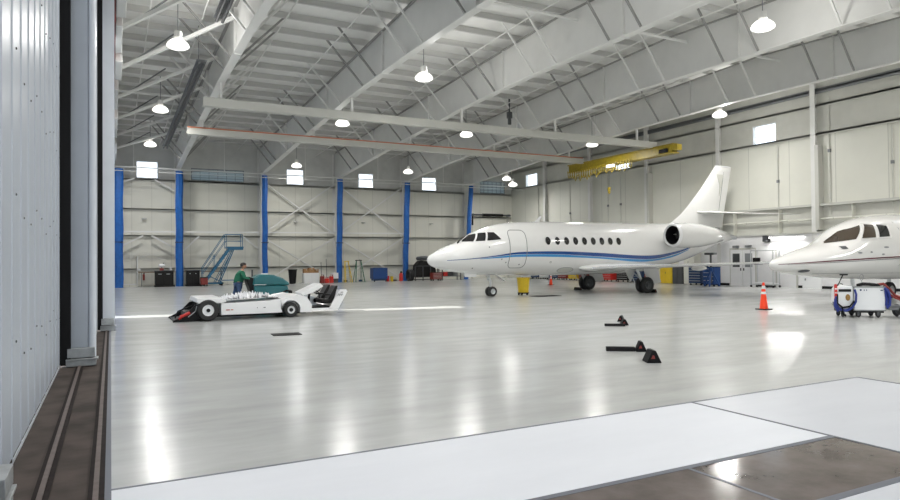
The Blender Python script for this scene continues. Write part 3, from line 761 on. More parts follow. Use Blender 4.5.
# landing gear
g = part(A, 'nose_gear_leg', MB().tube([(3.15, 0, 1.3), (3.32, 0, .65), (3.35, 0, .23)], [.06, .055, .045], 10).tube([(3.1, 0, .95), (3.9, 0, 1.25)], .03, 6).tube([(3.3, -.02, .7), (3.05, -.02, 1.0), (3.2, 0, 1.2)], .018, 5), M['alu'])
part(g, 'gear_light', MB().lathe([(.06, 0), (.05, .08)], (3.18, 0, .8), 0, 12), M['chrome'])
wheel(A, 'nose_wheel', 3.35, -.12, .235, .14); wheel(A, 'nose_wheel', 3.35, .12, .235, .14)
part(A, 'nose_gear_door', MB().prism([(1.75, 1.22), (2.45, 1.15), (2.40, .93), (1.80, .95)], 1, -.22, -.20), M['jet'])
part(A, 'nose_gear_door', MB().obox((3.45, -.2, 1.05), (3.95, -.25, .72), .02, .16, (0, -1, .2)), M['jet'])
for sg in (-1, 1):
    yy = sg*2.16
    g = part(A, 'main_gear_leg', MB().tube([(10.55, yy*.96, 1.35), (10.75, yy, .8), (11.0, yy, .36)], [.075, .07, .06], 10).tube([(10.6, yy*.7, 1.25), (10.85, yy, .65)], .035, 6).tube([(10.4, yy, .5), (10.2, yy, .9), (10.45, yy, 1.2)], .025, 5), M['alu'])
    part(g, 'brake', MB().lathe([(.16, -.13), (.16, .13)], (11.02, yy, .36), 1, 16), M['dgrey'])
    wheel(A, 'main_wheel', 11.05, yy-.17, .40, .22, 'dgrey'); wheel(A, 'main_wheel', 11.05, yy+.17, .40, .22, 'dgrey')
    part(A, 'main_gear_door', MB().prism([(11.0, 1.28), (11.95, 1.28), (12.25, .5), (11.8, .42), (11.3, .6)], 1, yy-sg*.05-.015, yy-sg*.05+.015), M['jet'])
    if sg < 0:
        part(A, 'gear_strut_door', MB().prism([(10.05, 1.25), (10.75, 1.25), (10.65, .85), (10.45, .55), (10.25, .85)], 1, yy+.34, yy+.36), M['jet'])

def chock(x, y, L, s, rz, lab, m='rubber', h=None, grp='rubber wheel chocks'):
    t = thing('wheel_chock', lab, 'chock', (x, y, 0), rz, grp)
    h = h or s*.85
    part(t, 'rubber_block', MB().prism([(-s/2, 0), (s/2, 0), (s*.12, h), (-s*.12, h)], 1, -L/2, L/2), M[m], bevel=.01)
    part(t, 'end_marking', MB().prism([(-s*.22, h*.35), (s*.05, h*.35), (-s*.02, h*.62), (-s*.12, h*.62)], 1, -L/2-.006, -L/2-.001), M['dred'], 'worn red mark')
    return t
def apt(a, b): 
    c, s_ = math.cos(.024), math.sin(.024); return (12.272+S*(a*c-b*s_), 25.833+S*(a*s_+b*c))
q = apt(11.62, -2.1); chock(q[0], q[1], .5, .2, .024, 'black rubber chock behind the near main wheel of the big jet')
q = apt(10.5, 2.3); chock(q[0], q[1], .5, .18, .024, 'black rubber chock before the far main wheel of the big jet')

# ------------------------------------------------------------------ second jet, nose only in view
B = thing('business_jet', 'white business jet with thin maroon stripe entering at the right edge', 'airplane', (18.22, 13.5, 0))
tabB = [(0, .03, 1.50, 1.42), (.12, .15, 1.57, 1.30), (.4, .30, 1.67, 1.23), (.95, .50, 1.80, 1.14), (1.7, .70, 1.97, 1.07), (2.5, .85, 2.15, 1.00), (3.0, .93, 2.36, .97), (3.6, 1.0, 2.70, .94), (4.4, 1.05, 2.96, .91), (5.5, 1.08, 3.12, .88), (7, 1.09, 3.18, .86), (9, 1.1, 3.19, .85), (10, 1.05, 3.18, .95), (12, .7, 3.15, 1.5), (13.7, .3, 3.0, 2.2), (14.2, .1, 2.9, 2.6)]
HB = Hull(tabB)
part(B, 'fuselage', HB.body([0, .03, .08, .15, .25] + [.4+.2*i for i in range(69)] + [14.2], 48), M['jet2'], angle=60)
part(B, 'windshield_pane', HB.patch([(2.42, 2.115), (3.25, 2.24), (3.90, 2.72), (3.40, 2.575)], 12, 8), M['glassb'])
part(B, 'side_window', HB.patch([(3.42, 2.27), (3.98, 2.30), (4.30, 2.72), (4.06, 2.75)], 8, 6), M['glassb'])
part(B, 'side_window', HB.patch([(4.15, 2.31), (4.66, 2.34), (4.84, 2.70), (4.44, 2.73)], 8, 6), M['glass'])
for pts in ([(3.37, 2.22), (4.03, 2.26), (4.36, 2.76), (4.02, 2.79)], [(4.10, 2.26), (4.71, 2.29), (4.92, 2.74), (4.40, 2.77)]):
    P = []
    for p, q in zip(pts, pts[1:]+pts[:1]):
        P += [(p[0]+(q[0]-p[0])*k/6, p[1]+(q[1]-p[1])*k/6) for k in range(6)]
    part(B, 'window_frame', HB.outline(P, .018), M['jet2'])
part(B, 'side_stripe', HB.band([(.15, 1.465), (2, 1.57), (5, 1.68), (9.5, 1.72)], [(.15, 1.45), (2, 1.535), (5, 1.635), (9.5, 1.66)]), M['maroon'])
part(B, 'side_stripe', HB.band([(.4, 1.452), (2, 1.515), (5, 1.61), (9.5, 1.64)], [(.4, 1.444), (2, 1.50), (5, 1.59), (9.5, 1.62)]), M['dgrey'], 'thin dark line below the maroon stripe')
part(B, 'nose_duct', HB.oval(1.05, 1.25, .20, .045), M['dgrey'])
part(B, 'skin_hatch', HB.patch([(2.55, 1.92), (2.75, 1.93), (2.75, 2.02), (2.55, 2.01)], 2, 2), M['dgrey'])
for a, z, r_ in ((4.35, 1.98, .13), (4.2, 1.75, .08), (3.6, 1.82, .06), (3.1, 1.80, .09)):
    part(B, 'skin_mark', HB.oval(a, z, r_, .028), M['grey'])
part(B, 'pitot_probe', MB().tube([(5.3, -1.07, 1.55), (5.25, -1.16, 1.5), (5.0, -1.18, 1.5)], .02, 6), M['alu'])
part(B, 'skin_seam', HB.outline([(5.35, 1.1), (5.35, 1.4), (5.35, 1.7), (5.35, 2.0), (5.35, 2.3), (5.35, 2.6), (5.35, 2.85)], .006, False), M['line'])
part(B, 'lower_seam', HB.outline([(a*.5, 1.18-(a*.5)*.012) for a in range(3, 24)], .006, False), M['line'])
part(B, 'nose_gear_leg', MB().tube([(4.2, 0, 1.0), (4.3, 0, .2)], .06, 8), M['alu'])
wheel(B, 'nose_wheel', 4.3, -.12, .22, .14); wheel(B, 'nose_wheel', 4.3, .12, .22, .14)
for sg in (-1, 1):
    part(B, 'wing', wing_mb([(7.2, 10.4, sg*.5, 1.05, .11), (9.8, 11.2, sg*6.5, 1.45, .08)]), M['jet2'])
    part(B, 'main_gear_leg', MB().tube([(9.3, sg*1.6, 1.1), (9.3, sg*1.6, .3)], .07, 8), M['alu']); wheel(B, 'main_wheel', 9.3, sg*1.6, .33, .22)
    part(B, 'tailplane', wing_mb([(12.6, 13.9, 0, 5.4, .08), (13.5, 14.3, sg*2.6, 5.4, .07)]), M['jet2'])
    part(B, 'engine_nacelle', MB().loft([[(x, sg*1.45+r_*math.cos(2*math.pi*k/20), 2.8+r_*math.sin(2*math.pi*k/20)) for k in range(20)] for x, r_ in ((10, .4), (10.1, .5), (11.5, .52), (12.8, .32))]), M['jet2'], angle=60)
part(B, 'tail_fin', MB().prism([(11.2, 3.1), (13.6, 2.9), (14.0, 5.4), (12.6, 5.4)], 1, -.06, .06), M['jet2'])

# ------------------------------------------------------------------ ground power cart by the second jet
G = thing('ground_power_cart', 'white service cart with blue hoses parked under the second jet nose', 'cart', (18.15, 11.45, 0), R(-42))
G.scale = (.58, .8, .92)
part(G, 'main_cabinet', MB().box(.75, 2.05, -.35, .45, .22, .92), M['wp'], bevel=.02)
for z in (.20, .90): part(G, 'cabinet_trim', MB().box(.73, 2.07, -.37, .47, z, z+.03), M['line'])
part(G, 'rounded_tank', MB().prism([(.02, .42), (.06, .85), (.2, .95), (.70, .93), (.72, .30), (.5, .22), (.25, .24)], 1, -.33, .40), M['wp'], bevel=.03)
part(G, 'badge', MB().lathe([(.10, -.01), (.10, .0), (.07, .015), (.01, .015)], (.47, -.34, .60), 1, 20).box(.44, .50, -.37, -.33, .56, .64), M['gold'], 'round brass-brown badge')
part(G, 'slot_panel', MB().box(.08, .62, -.345, -.325, .77, .85), M['black'])
part(G, 'control_panel', MB().box(.98, 1.05, -.365, -.348, .80, .85).box(1.15, 1.18, -.365, -.348, .80, .84).box(1.25, 1.28, -.365, -.348, .80, .84).box(1.85, 1.95, -.365, -.348, .80, .83), M['navy'])
part(G, 'red_post', MB().box(-.06, .04, -.3, -.2, .50, .98).box(-.04, .02, -.3, -.2, .98, 1.0), M['red'])
for z in (.60, .72, .84): part(G, 'white_band', MB().box(-.065, .045, -.305, -.30, z, z+.03), M['wp'])
part(G, 'handle', MB().tube([(.15, 0, .9), (.42, 0, 1.28)], .022, 8).tube([(.27, 0, 1.28), (.62, 0, 1.28)], .022, 8).tube([(.1, .1, .92), (.3, .1, 1.02), (.45, .1, .98)], .012, 6), M['black'])
part(G, 'ring_handle', MB().tube([(1.22+.085*math.cos(2*math.pi*k/16), 0, 1.2+.085*math.sin(2*math.pi*k/16)) for k in range(17)], .010, 6).tube([(1.22, 0, .93), (1.22, 0, 1.12)], .010, 6), M['grey'])
part(G, 'top_hose', MB().tube([(.95, -.1, .95), (1.2, -.15, 1.0), (1.5, -.1, .99), (1.95, -.05, .95)], .05, 8), M['black'])
part(G, 'chassis', MB().box(.75, 2.0, -.30, .4, .14, .22).box(.15, .8, -.28, .38, .16, .24), M['black'])
for x in (.92, 1.75): 
    for y in (-.3, .38): wheel(G, 'wheel', x, y, .115, .08, 'dgrey')
for y in (-.2, .3): wheel(G, 'front_wheel', .30, y, .09, .06, 'dgrey')
part(G, 'blue_hose', MB().tube([(-.02, -.3, .62), (-.05, -.36, .40), (.08, -.40, .25), (.35, -.42, .20), (.62, -.42, .30), (.78, -.42, .48), (.80, -.41, .70), (.74, -.40, .84)], .045, 8).tube([(-.05, -.28, .55), (-.09, -.32, .35), (.05, -.36, .18)], .05, 8), M['hose'])
part(G, 'black_hose', MB().tube([(.02, -.38, .70), (.0, -.42, .42), (.2, -.45, .30), (.5, -.45, .33), (.7, -.44, .50)], .03, 8).tube([(.18, -.42, .3), (.24, -.42, .1), (.34, -.44, .06)], .04, 8), M['black'])
part(G, 'hose_bundle', MB().tube([(2.0, -.38, .88), (2.14, -.40, .80), (2.22, -.40, .60), (2.20, -.40, .40), (2.08, -.38, .30)], .06, 8).tube([(2.05, -.33, .80), (2.10, -.36, .55), (2.08, -.36, .36)], .06, 8), M['hose'])
part(G, 'red_hose', MB().tube([(1.8, 0, .96), (2.1, -.1, 1.0), (2.3, -.2, .85), (2.5, -.25, .66), (2.9, -.25, .55), (3.2, -.2, .5)], .045, 8).tube([(2.2, -.3, .72), (2.45, -.32, .60), (2.8, -.3, .50)], .03, 8), M['dred'])
part(G, 'tow_frame', MB().box(2.0, 3.0, .0, .12, .26, .36).box(2.3, 3.0, -.2, .3, .22, .27), M['grey'])
for y in (-.25, .35): wheel(G, 'rear_wheel', 2.85, y, .19, .12, 'dgrey')
part(G, 'front_frame', MB().box(.0, .15, -.25, .15, .32, .44).box(.1, .8, -.2, .3, .24, .30), M['dgrey'])

# ------------------------------------------------------------------ cones
def cone(x, y, h, lab):
    t = thing('traffic_cone', lab, 'traffic cone', (x, y, 0), 0, 'orange traffic cones')
    k = h/.9
    part(t, 'base', MB().box(-.19*k, .19*k, -.19*k, .19*k, 0, .035*k), M['black'], bevel=.008)
    P = lambda z: (.135-(z/.9)*.10)*k
    part(t, 'cone_body', MB().lathe([(P(.03), .03*k), (P(.9), .9*k), (.001, .905*k)], n=24), M['orange'])
    part(t, 'reflective_band', MB().lathe([(P(.52)+.004, .52*k), (P(.60)+.004, .60*k)], n=24).lathe([(P(.69)+.004, .69*k), (P(.80)+.004, .80*k)], n=24), M['wp'])
    return t
cone(18.69, 14.1, .87, 'orange traffic cone with white bands below the second jet nose')
cone(25.42, 34.8, .74, 'small orange traffic cone behind the big jet, right of the yellow can')

# yellow can by the nose gear
t = thing('waste_can', 'round yellow wheeled waste can standing by the big jet nose', 'waste can', (17.35, 25.95, 0))
part(t, 'can', MB().lathe([(.01, .12), (.24, .12), (.30, .78), (.33, .79), (.33, .83), (.29, .83), (.27, .80), (.22, .16), (.01, .16)], n=28), M['yellow'])
part(t, 'dolly', MB().lathe([(.27, .08), (.27, .13)], n=20), M['black'])
for k in range(5):
    a = 2*math.pi*k/5; part(t, 'caster', MB().lathe([(.042, -.015), (.042, .015)], (.22*math.cos(a), .22*math.sin(a), .042), 1, 10), M['black'])
tag(MB().box(-.75, .55, -.35, .35, 0, .012).build('floor_mat', M['rubber']), 'flat dark mat on the floor below the big jet nose', 'mat').location = (17.75, 24.6, 0)
tag(MB().prism([(-.34, -.2), (.30, -.28), (.34, .2), (-.30, .28)], 2, 0, .012).build('floor_mat', M['rubber']), 'flat black square mat on the floor in front of the white tug', 'mat').location = (3.62, 15.3, 0)

# chocks in the open floor
def bar(x, y, L, w, h, rz, lab):
    t = thing('wheel_chock', lab, 'chock', (x, y, 0), rz, 'rubber wheel chocks')
    part(t, 'rubber_block', MB().prism([(-w/2, 0), (w/2, 0), (w*.34, h), (-w*.34, h)], 0, -L/2, L/2), M['rubber'], bevel=.008)
    return t
bar(8.31, 9.26, .52, .17, .075, R(-38), 'black bar chock lying lengthwise in the nearer group of three')
chock(8.60, 9.05, .24, .20, R(-35), 'black triangular chock in the nearer group, touching the bar end', h=.18)
chock(7.86, 8.02, .30, .24, R(-28), 'black triangular chock nearest the camera in the nearer group', h=.20)
bar(11.22, 12.70, .50, .12, .06, R(-40), 'black bar chock lying lengthwise in the farther group')
chock(11.60, 12.78, .24, .20, R(-32), 'black triangular chock in the farther group, the lower one', h=.15)
chock(12.20, 13.55, .24, .19, R(-50), 'black triangular chock in the farther group, the rear one', h=.16)

# ------------------------------------------------------------------ aircraft tug
T = thing('aircraft_tug', 'low white towbarless aircraft tug with big black tyres at left', 'tug', (0, 19.95, 0))
Wd = 1.9
bodyp = [(2.86, .16), (2.86, .50), (3.3, .50), (4.3, .54), (4.55, .60), (4.9, .66), (5.3, .70), (5.62, .62), (5.50, .42), (5.42, .26), (5.58, .20), (6.22, .19), (6.42, .26), (6.66, .70), (6.56, .78), (6.42, .76), (6.12, .34), (5.66, .30), (5.40, .16)]
part(T, 'body', MB().prism([(2.84, .15), (2.84, .50), (3.3, .50), (4.2, .53), (4.45, .56), (4.62, .56), (4.62, .15)], 1, .02, Wd).box(4.62, 5.2, .30, Wd, .2, .58), M['cart'], bevel=.015)
# wheel-arch fender right
arch = [(4.62, .15)] + [(4.87-.29*math.cos(R(a)), .22+.29*math.sin(R(a))) for a in range(10, 171, 16)] + [(5.14, .13), (5.50, .13), (5.52, .35), (5.36, .60), (5.05, .68), (4.70, .62), (4.56, .55)]
part(T, 'fender', MB().prism(arch, 1, .0, .36), M['cart'], bevel=.01)
part(T, 'fender', MB().prism(arch, 1, Wd-.36, Wd), M['cart'], bevel=.01)
part(T, 'hood', MB().prism([(4.6, .56), (5.0, .68), (5.35, .64), (5.5, .4), (5.4, .2), (4.6, .2)], 1, .36, Wd-.36), M['cart'], bevel=.02)
part(T, 'front_deck', MB().prism([(2.16, .54), (2.20, .66), (2.86, .66), (3.0, .54), (2.86, .50), (2.3, .49)], 1, .0, Wd), M['cart'], bevel=.02)
part(T, 'deck_slot', MB().box(2.95, 3.25, .05, .3, .505, .53), M['dgrey'])
part(T, 'underframe', MB().box(2.3, 5.4, .3, Wd-.3, .08, .20), M['black'])
for (x, r, w_) in ((2.48, .31, .26), (4.87, .225, .22)):
    for y in (.08, Wd-.08):
        o = wheel(T, 'wheel', x, y, r, w_, 'wp', .52); part(o, 'hub_cap', MB().lathe([(.01, -w_/2-.02), (.055, -w_/2-.02), (.06, -w_/2+.01)], (x, y, r), 1, 14), M['black'])
# nose cradle
part(T, 'cradle', MB().prism([(1.55, .0), (1.57, .05), (1.66, .08), (1.88, .20), (2.15, .48), (2.24, .48), (2.26, .04)], 1, .1, .2).prism([(1.55, .0), (1.57, .05), (1.66, .08), (1.88, .20), (2.15, .48), (2.24, .48), (2.26, .04)], 1, Wd-.2, Wd-.1).box(1.58, 2.3, .2, Wd-.2, .0, .05).box(1.9, 2.2, .2, Wd-.2, .05, .25), M['black'])
part(T, 'cradle_arm', MB().tube([(1.74, .06, .15), (2.0, .06, .26)], .045, 8).tube([(1.7, .04, .09), (1.82, .04, .18)], .03, 6), M['red'])
part(T, 'cradle_lever', MB().tube([(1.95, .05, .14), (2.15, .05, .3), (2.18, .05, .44)], .014, 6), M['alu'])
part(T, 'winch_strap', MB().tube([(1.62, .3, .1), (1.7, .3, .3), (2.1, .3, .45)], .02, 6), M['black'])
# operator platform at the right end
part(T, 'platform', MB().box(5.36, 6.34, .02, Wd, .16, .22).box(5.36, 6.30, .04, Wd, .22, .24), M['cart'])
part(T, 'platform_mat', MB().box(5.46, 6.2, .06, Wd-.1, .24, .27), M['black'])
part(T, 'tail_panel', MB().prism([(6.06, .22), (6.36, .20), (6.66, .73), (6.62, .80), (6.42, .80)], 1, .0, .06).prism([(6.06, .22), (6.36, .20), (6.66, .73), (6.62, .80), (6.42, .80)], 1, Wd-.06, Wd).prism([(6.30, .22), (6.36, .20), (6.66, .73), (6.60, .76)], 1, .06, Wd-.06), M['cart'])
lg = MB()
for i, x in enumerate((6.34, 6.40, 6.46)): lg.tube([(x, -.006, .60), (x+.02, -.006, .67), (x+.05, -.006, .62)], .008, 5)
lg.box(6.44, 6.52, -.008, -.002, .70, .72)
part(T, 'tail_marking', lg, M['dgrey'], 'small dark marking')
part(T, 'side_marking', MB().box(2.98, 3.08, .008, .018, .285, .31), M['red'], 'small red marking')
part(T, 'side_marking', MB().box(3.11, 3.18, .008, .018, .285, .31), M['orangestripe'], 'small pale red marking')
part(T, 'side_latch', MB().box(4.05, 4.11, .005, .018, .32, .34).box(3.86, 3.88, .005, .018, .32, .34), M['dgrey'])
part(T, 'console', MB().prism([(5.30, .62), (5.22, .72), (5.86, 1.00), (5.96, .90), (5.60, .70)], 1, .25, 1.0), M['cart'], bevel=.02)
part(T, 'steering_column', MB().tube([(5.55, .6, .25), (5.60, .6, .70)], .04, 8).tube([(5.70, .35, .80), (5.84, .35, .70), (5.86, .35, .52)], .02, 6), M['black'])
part(T, 'leg_shield', MB().prism([(5.45, .22), (5.95, .24), (5.9, .55), (5.55, .60)], 1, 1.0, 1.5), M['alu'])
part(T, 'steering_wheel', MB().tube([(5.86+.10*math.cos(2*math.pi*k/18), .6+.16*math.sin(2*math.pi*k/18), .76+.08*math.cos(2*math.pi*k/18)) for k in range(19)], .014, 6), M['black'])
for y0 in (.15, .95):
    s_ = part(T, 'seat', MB().prism([(5.85, .36), (5.84, .50), (6.25, .50), (6.35, .36)], 1, y0, y0+.6), M['vinyl'], bevel=.04)
    part(s_, 'backrest', MB().prism([(6.08, .48), (6.34, .92), (6.42, .92), (6.28, .48)], 1, y0+.03, y0+.57), M['vinyl'], bevel=.03)
    part(s_, 'armrest', MB().box(5.9, 6.15, y0-.04, y0+.02, .62, .67), M['vinyl'], bevel=.01)
# crumpled white film lying on the deck
fm = MB(); nx, ny = 46, 12; rg = []
rnd = random.Random(3)
for i in range(nx+1):
    row = []
    for j in range(ny+1):
        x = 2.95+1.62*i/nx; y = .12+1.3*j/ny; env = math.sin(math.pi*min(1, max(0, i/nx)))**.4
        z = .57+env*(.03+.20*rnd.random()*(1 if i % 2 else .35)); row.append((x+.02*rnd.random(), y, z))
    rg.append(row)
fm.loft(rg, False, False)
tag(fm.build('plastic_sheet', M['sheet'], angle=10, solid=.006), 'crumpled shiny white sheet heaped along the top of the tug', 'sheet').location = (0, 19.95, 0)

# ------------------------------------------------------------------ floor scrubber and man
F = thing('floor_scrubber', 'teal walk-behind floor scrubber pushed by the man', 'floor scrubber', (5.60, 26.5, 0))
part(F, 'lower_tank', MB().prism([(-.62, .22), (-.66, .775), (.64, .74), (.70, .55), (.62, .30), (.30, .20)], 1, -.4, .4), M['teal'], bevel=.04)
part(F, 'upper_tank', MB().prism([(-.70, .78), (-.66, 1.08), (-.45, 1.19), (.10, 1.17), (.45, 1.04), (.70, .86), (.72, .74), (.3, .77)], 1, -.42, .42), M['teal'], bevel=.06)
part(F, 'lid_handle', MB().box(-.3, -.05, -.1, .1, 1.18, 1.23), M['wp'], bevel=.02)
part(F, 'seam_strip', MB().box(-.66, -.2, -.43, -.42, .79, .81), M['alu'])
part(F, 'control_post', MB().prism([(-.70, .3), (-.92, .95), (-.84, 1.12), (-.62, 1.05), (-.60, .3)], 1, -.3, .3), M['black'], bevel=.02)
part(F, 'handlebar', MB().tube([(-.85, -.34, 1.0), (-.98, -.34, 1.02), (-.98, .34, 1.02), (-.85, .34, 1.0)], .022, 8), M['black'])
part(F, 'beacon_post', MB().tube([(-.62, .2, 1.1), (-.62, .2, 1.38)], .03, 8), M['dgrey'])
part(F, 'brush_deck', MB().lathe([(.34, .05), (.38, .08), (.38, .2), (.2, .28)], (.58, 0, 0), 2, 24).prism([(.35, .28), (.5, .60), (.80, .55), (.86, .3)], 1, -.32, .32), M['black'])
part(F, 'deck_hose', MB().tube([(.3, -.42, .42), (.6, -.46, .55), (.82, -.3, .50), (.88, 0, .40)], .035, 8), M['black'])
for y in (-.32, .32): wheel(F, 'wheel', -.1, y, .15, .08, 'grey')
part(F, 'caster', MB().lathe([(.07, -.02), (.07, .02)], (-.55, 0, .07), 1, 12).box(-.57, -.53, -.02, .02, .1, .24), M['black'])

def skin_body(name, pts, edges, rads, m, parent, sub=2, root=0):
    me = bpy.data.meshes.new(name); me.from_pydata(pts, edges, []); me.materials.append(m)
    o = bpy.data.objects.new(name, me); COL.objects.link(o); o.parent = parent
    md = o.modifiers.new('skin', 'SKIN'); md.use_smooth_shade = True
    sv = me.skin_vertices[0].data
    for i, r in enumerate(rads):
        sv[i].radius = r if isinstance(r, tuple) else (r, r); sv[i].use_root = (i == root)
    s2 = o.modifiers.new('sub', 'SUBSURF'); s2.levels = sub; s2.render_levels = sub
    return o
P_ = thing('person', 'person in green sweatshirt and jeans leaning on the teal floor scrubber', 'person', (4.40, 26.5, 0))
P_.scale = (1.12, 1.12, 1.0)
# body: pelvis at z .82, leaning forward to +x, hands on the handlebar (local x .15)
J = [(0, 0, .86), (.03, 0, 1.0), (.08, 0, 1.15), (.12, 0, 1.28), (.15, 0, 1.37), (.175, 0, 1.43),         # 0-5 pelvis..neck
     (.11, -.17, 1.28), (.11, .17, 1.28), (.16, -.23, 1.07), (.16, .23, 1.07), (.15, -.24, 1.12), (.15, .24, 1.12),
     (.0, -.09, .80), (.0, .09, .80), (.04, -.10, .46), (-.10, .10, .45), (-.02, -.10, .08), (-.22, .10, .10), (.13, -.11, .04), (-.08, .11, .05)]
J[8] = (.20, -.24, 1.05); J[9] = (.20, .24, 1.05); J[10] = (.42, -.22, 1.03); J[11] = (.42, .22, 1.03)
Ed = [(0, 1), (1, 2), (2, 3), (3, 4), (4, 5), (3, 6), (3, 7), (6, 8), (7, 9), (8, 10), (9, 11), (0, 12), (0, 13), (12, 14), (13, 15), (14, 16), (15, 17), (16, 18), (17, 19)]
Rd = [(.09, .12), (.10, .12), (.12, .16), (.11, .15), .055, .05, .06, .06, .042, .042, .03, .03, .085, .085, .055, .055, .04, .04, .03, .03]
skin_body('body', J, Ed, Rd, M['skin'], P_)
hd = MB()
rings = []
for z, rx, ry, ox in ((-.11, .045, .05, .0), (-.09, .065, .055, .01), (-.05, .085, .068, .01), (0, .095, .076, 0), (.05, .098, .078, -.003), (.09, .085, .068, -.006), (.115, .05, .042, -.008), (.122, .01, .01, -.008)):
    rings.append([(.19+ox+rx*math.cos(2*math.pi*k/20), ry*math.sin(2*math.pi*k/20), 1.535+z) for k in range(20)])
hd.loft(rings)
head = part(P_, 'head', hd, M['skin'], angle=60)
part(head, 'nose', MB().prism([(.275, 1.55), (.31, 1.505), (.278, 1.50)], 1, -.015, .015), M['skin'], bevel=.005)
for sy in (-1, 1):
    part(head, 'ear', MB().ball((.19, sy*.08, 1.53), .022, .012, .034, 10, 6), M['skin'])
    part(head, 'eye', MB().ball((.278, sy*.032, 1.545), .008, .013, .009, 8, 6), M['hair'])
part(head, 'mouth', MB().box(.276, .284, -.022, .022, 1.468, 1.474), M['dred'])
hr = MB(); rings = []
for z, rx, ry, ox in ((-.02, .080, .083, -.028), (.03, .092, .088, -.020), (.07, .108, .088, -.006), (.105, .088, .072, -.006), (.128, .05, .045, -.008), (.138, .01, .01, -.008)):
    rings.append([(.19+ox+rx*math.cos(2*math.pi*k/20), ry*math.sin(2*math.pi*k/20), 1.535+z) for k in range(20)])
part(head, 'hair', hr.loft(rings), M['hair'], angle=60)
# clothes
tj = [0, 1, 2, 3, 4, 6, 7, 8, 9, 10, 11]; mp_ = {j: i for i, j in enumerate(tj)}
pts = [J[j] for j in tj]; pts[0] = (0, 0, .82); pts[4] = (.14, 0, 1.36); pts[9] = (.38, -.222, 1.035); pts[10] = (.38, .222, 1.035)
skin_body('sweatshirt', pts, [(mp_[a], mp_[b]) for a, b in Ed if a in mp_ and b in mp_], [(.15, .20), (.14, .18), (.15, .20), (.14, .185), .07, .095, .095, .075, .075, .055, .055], M['green'], P_)
tj = [0, 12, 13, 14, 15, 16, 17]; mp_ = {j: i for i, j in enumerate(tj)}
pts = [J[j] for j in tj]
skin_body('jeans', pts, [(mp_[a], mp_[b]) for a, b in Ed if a in mp_ and b in mp_], [(.13, .165), .105, .105, .072, .072, .06, .06], M['jeans'], P_)
for sx, sy in ((-.02, -.10), (-.20, .10)):
    part(P_, 'shoe', MB().loft([[(sx+x, sy+w*math.cos(2*math.pi*k/12), .045+h*math.sin(2*math.pi*k/12)) for k in range(12)] for x, w, h in ((-.09, .02, .03), (-.06, .045, .044), (.05, .05, .044), (.15, .05, .035), (.20, .02, .02))]), M['vinyl'])
for sy in (-1, 1):
    h_ = part(P_, 'hand', MB().ball((.445, sy*.22, 1.03), .045, .03, .022, 12, 8), M['skin'])
    for k in range(4):
        yk = sy*.22+(-.027+.018*k); L_ = (.034, .04, .038, .03)[k]
        part(h_, 'finger', MB().tube([(.46, yk, 1.045), (.46+L_*.6, yk, 1.052), (.465+L_, yk, 1.03), (.455+L_*.7, yk, 1.0)], [.010, .009, .0085, .007], 7), M['skin'])
    part(h_, 'thumb', MB().tube([(.43, sy*.195, 1.02), (.455, sy*.175, 1.005), (.485, sy*.18, .998)], [.011, .010, .008], 7), M['skin'])

# ------------------------------------------------------------------ things along the back wall
# black benches
def bench(x, w, lab, extra):
    t = thing('work_cabinet', lab, 'cabinet', (x, 46.85, 0), 0, 'black shop cabinets')
    part(t, 'body', MB().box(-w/2, w/2, -.35, .35, .10, 1.02), M['black'], bevel=.01)
    part(t, 'worktop', MB().box(-w/2-.04, w/2+.04, -.39, .39, 1.02, 1.07), M['dgrey'])
    part(t, 'plinth', MB().box(-w/2-.05, w/2+.08, -.4, .35, 0, .10), M['vinyl'])
    n = 2
    for k in range(n):
        a = -w/2+.05+k*(w-.1)/n; b = a+(w-.1)/n-.05
        d = part(t, 'door', MB().box(a, b, -.37, -.35, .16, .96), M['vinyl'])
        part(d, 'handle', MB().box(a+.12, b-.12, -.385, -.37, .82, .85), M['alu'])
    return t
bench(3.10, 1.10, 'black shop cabinet left of the second blue curtain', 0)
bench(4.86, .82, 'black shop cabinet right of the second blue curtain', 0)
t = thing('work_shelf', 'thin shelf board running along the wall behind the black cabinets', 'shelf', (3.5, 47.65, .93))
part(t, 'board', MB().box(-1.9, 3.5, -.2, .3, 0, .04), M['wood'])
for x in (-1.7, 0, 1.8, 3.3): part(t, 'bracket', MB().box(x-.02, x+.02, -.15, .3, -.25, 0).box(x-.02, x+.02, .26, .3, -.93, -.2), M['grey'])
t = thing('bench_grinder', 'small red and white machine standing on the left black cabinet', 'machine', (2.95, 46.8, 1.07))
part(t, 'base', MB().box(-.12, .12, -.1, .1, 0, .16), M['dred']); part(t, 'head', MB().lathe([(.05, -.2), (.12, -.14), (.12, .14), (.05, .2)], (0, 0, .32), 0, 14), M['wp']); part(t, 'stem', MB().box(-.04, .04, -.04, .04, .16, .3).box(.08, .13, -.03, .03, .3, .5), M['dgrey'])
t = thing('paint_can', 'small pale can on the right end of the left black cabinet', 'can', (3.5, 46.8, 1.07)); part(t, 'can', MB().lathe([(.08, 0), (.08, .17), (.07, .18), (.01, .18)], n=16), M['wp']); part(t, 'lid', MB().lathe([(.085, .17), (.085, .19), (.01, .195)], n=16), M['alu'])
t = thing('fire_extinguisher', 'small dark canister hanging on the wall left of the black cabinets', 'extinguisher', (1.95, 48.42, .4)); part(t, 'cylinder', MB().lathe([(.01, 0), (.07, .01), (.07, .38), (.03, .44)], n=14), M['dred']); part(t, 'valve', MB().box(-.03, .06, -.02, .02, .43, .5), M['black'])
t = thing('pipe_riser', 'slim white vertical pipe on the wall right of the leftmost blue curtain', 'pipe', (1.55, 48.2, 0)); part(t, 'pipe', MB().tube([(0, 0, 0), (0, 0, 1.95)], .05, 8), M['steel_w']); part(t, 'elbow', MB().tube([(0, 0, 1.9), (.0, .2, 1.98)], .045, 8), M['steel_w']); part(t, 'valve', MB().box(.03, .2, -.08, .02, 1.05, 1.2), M['wp'])
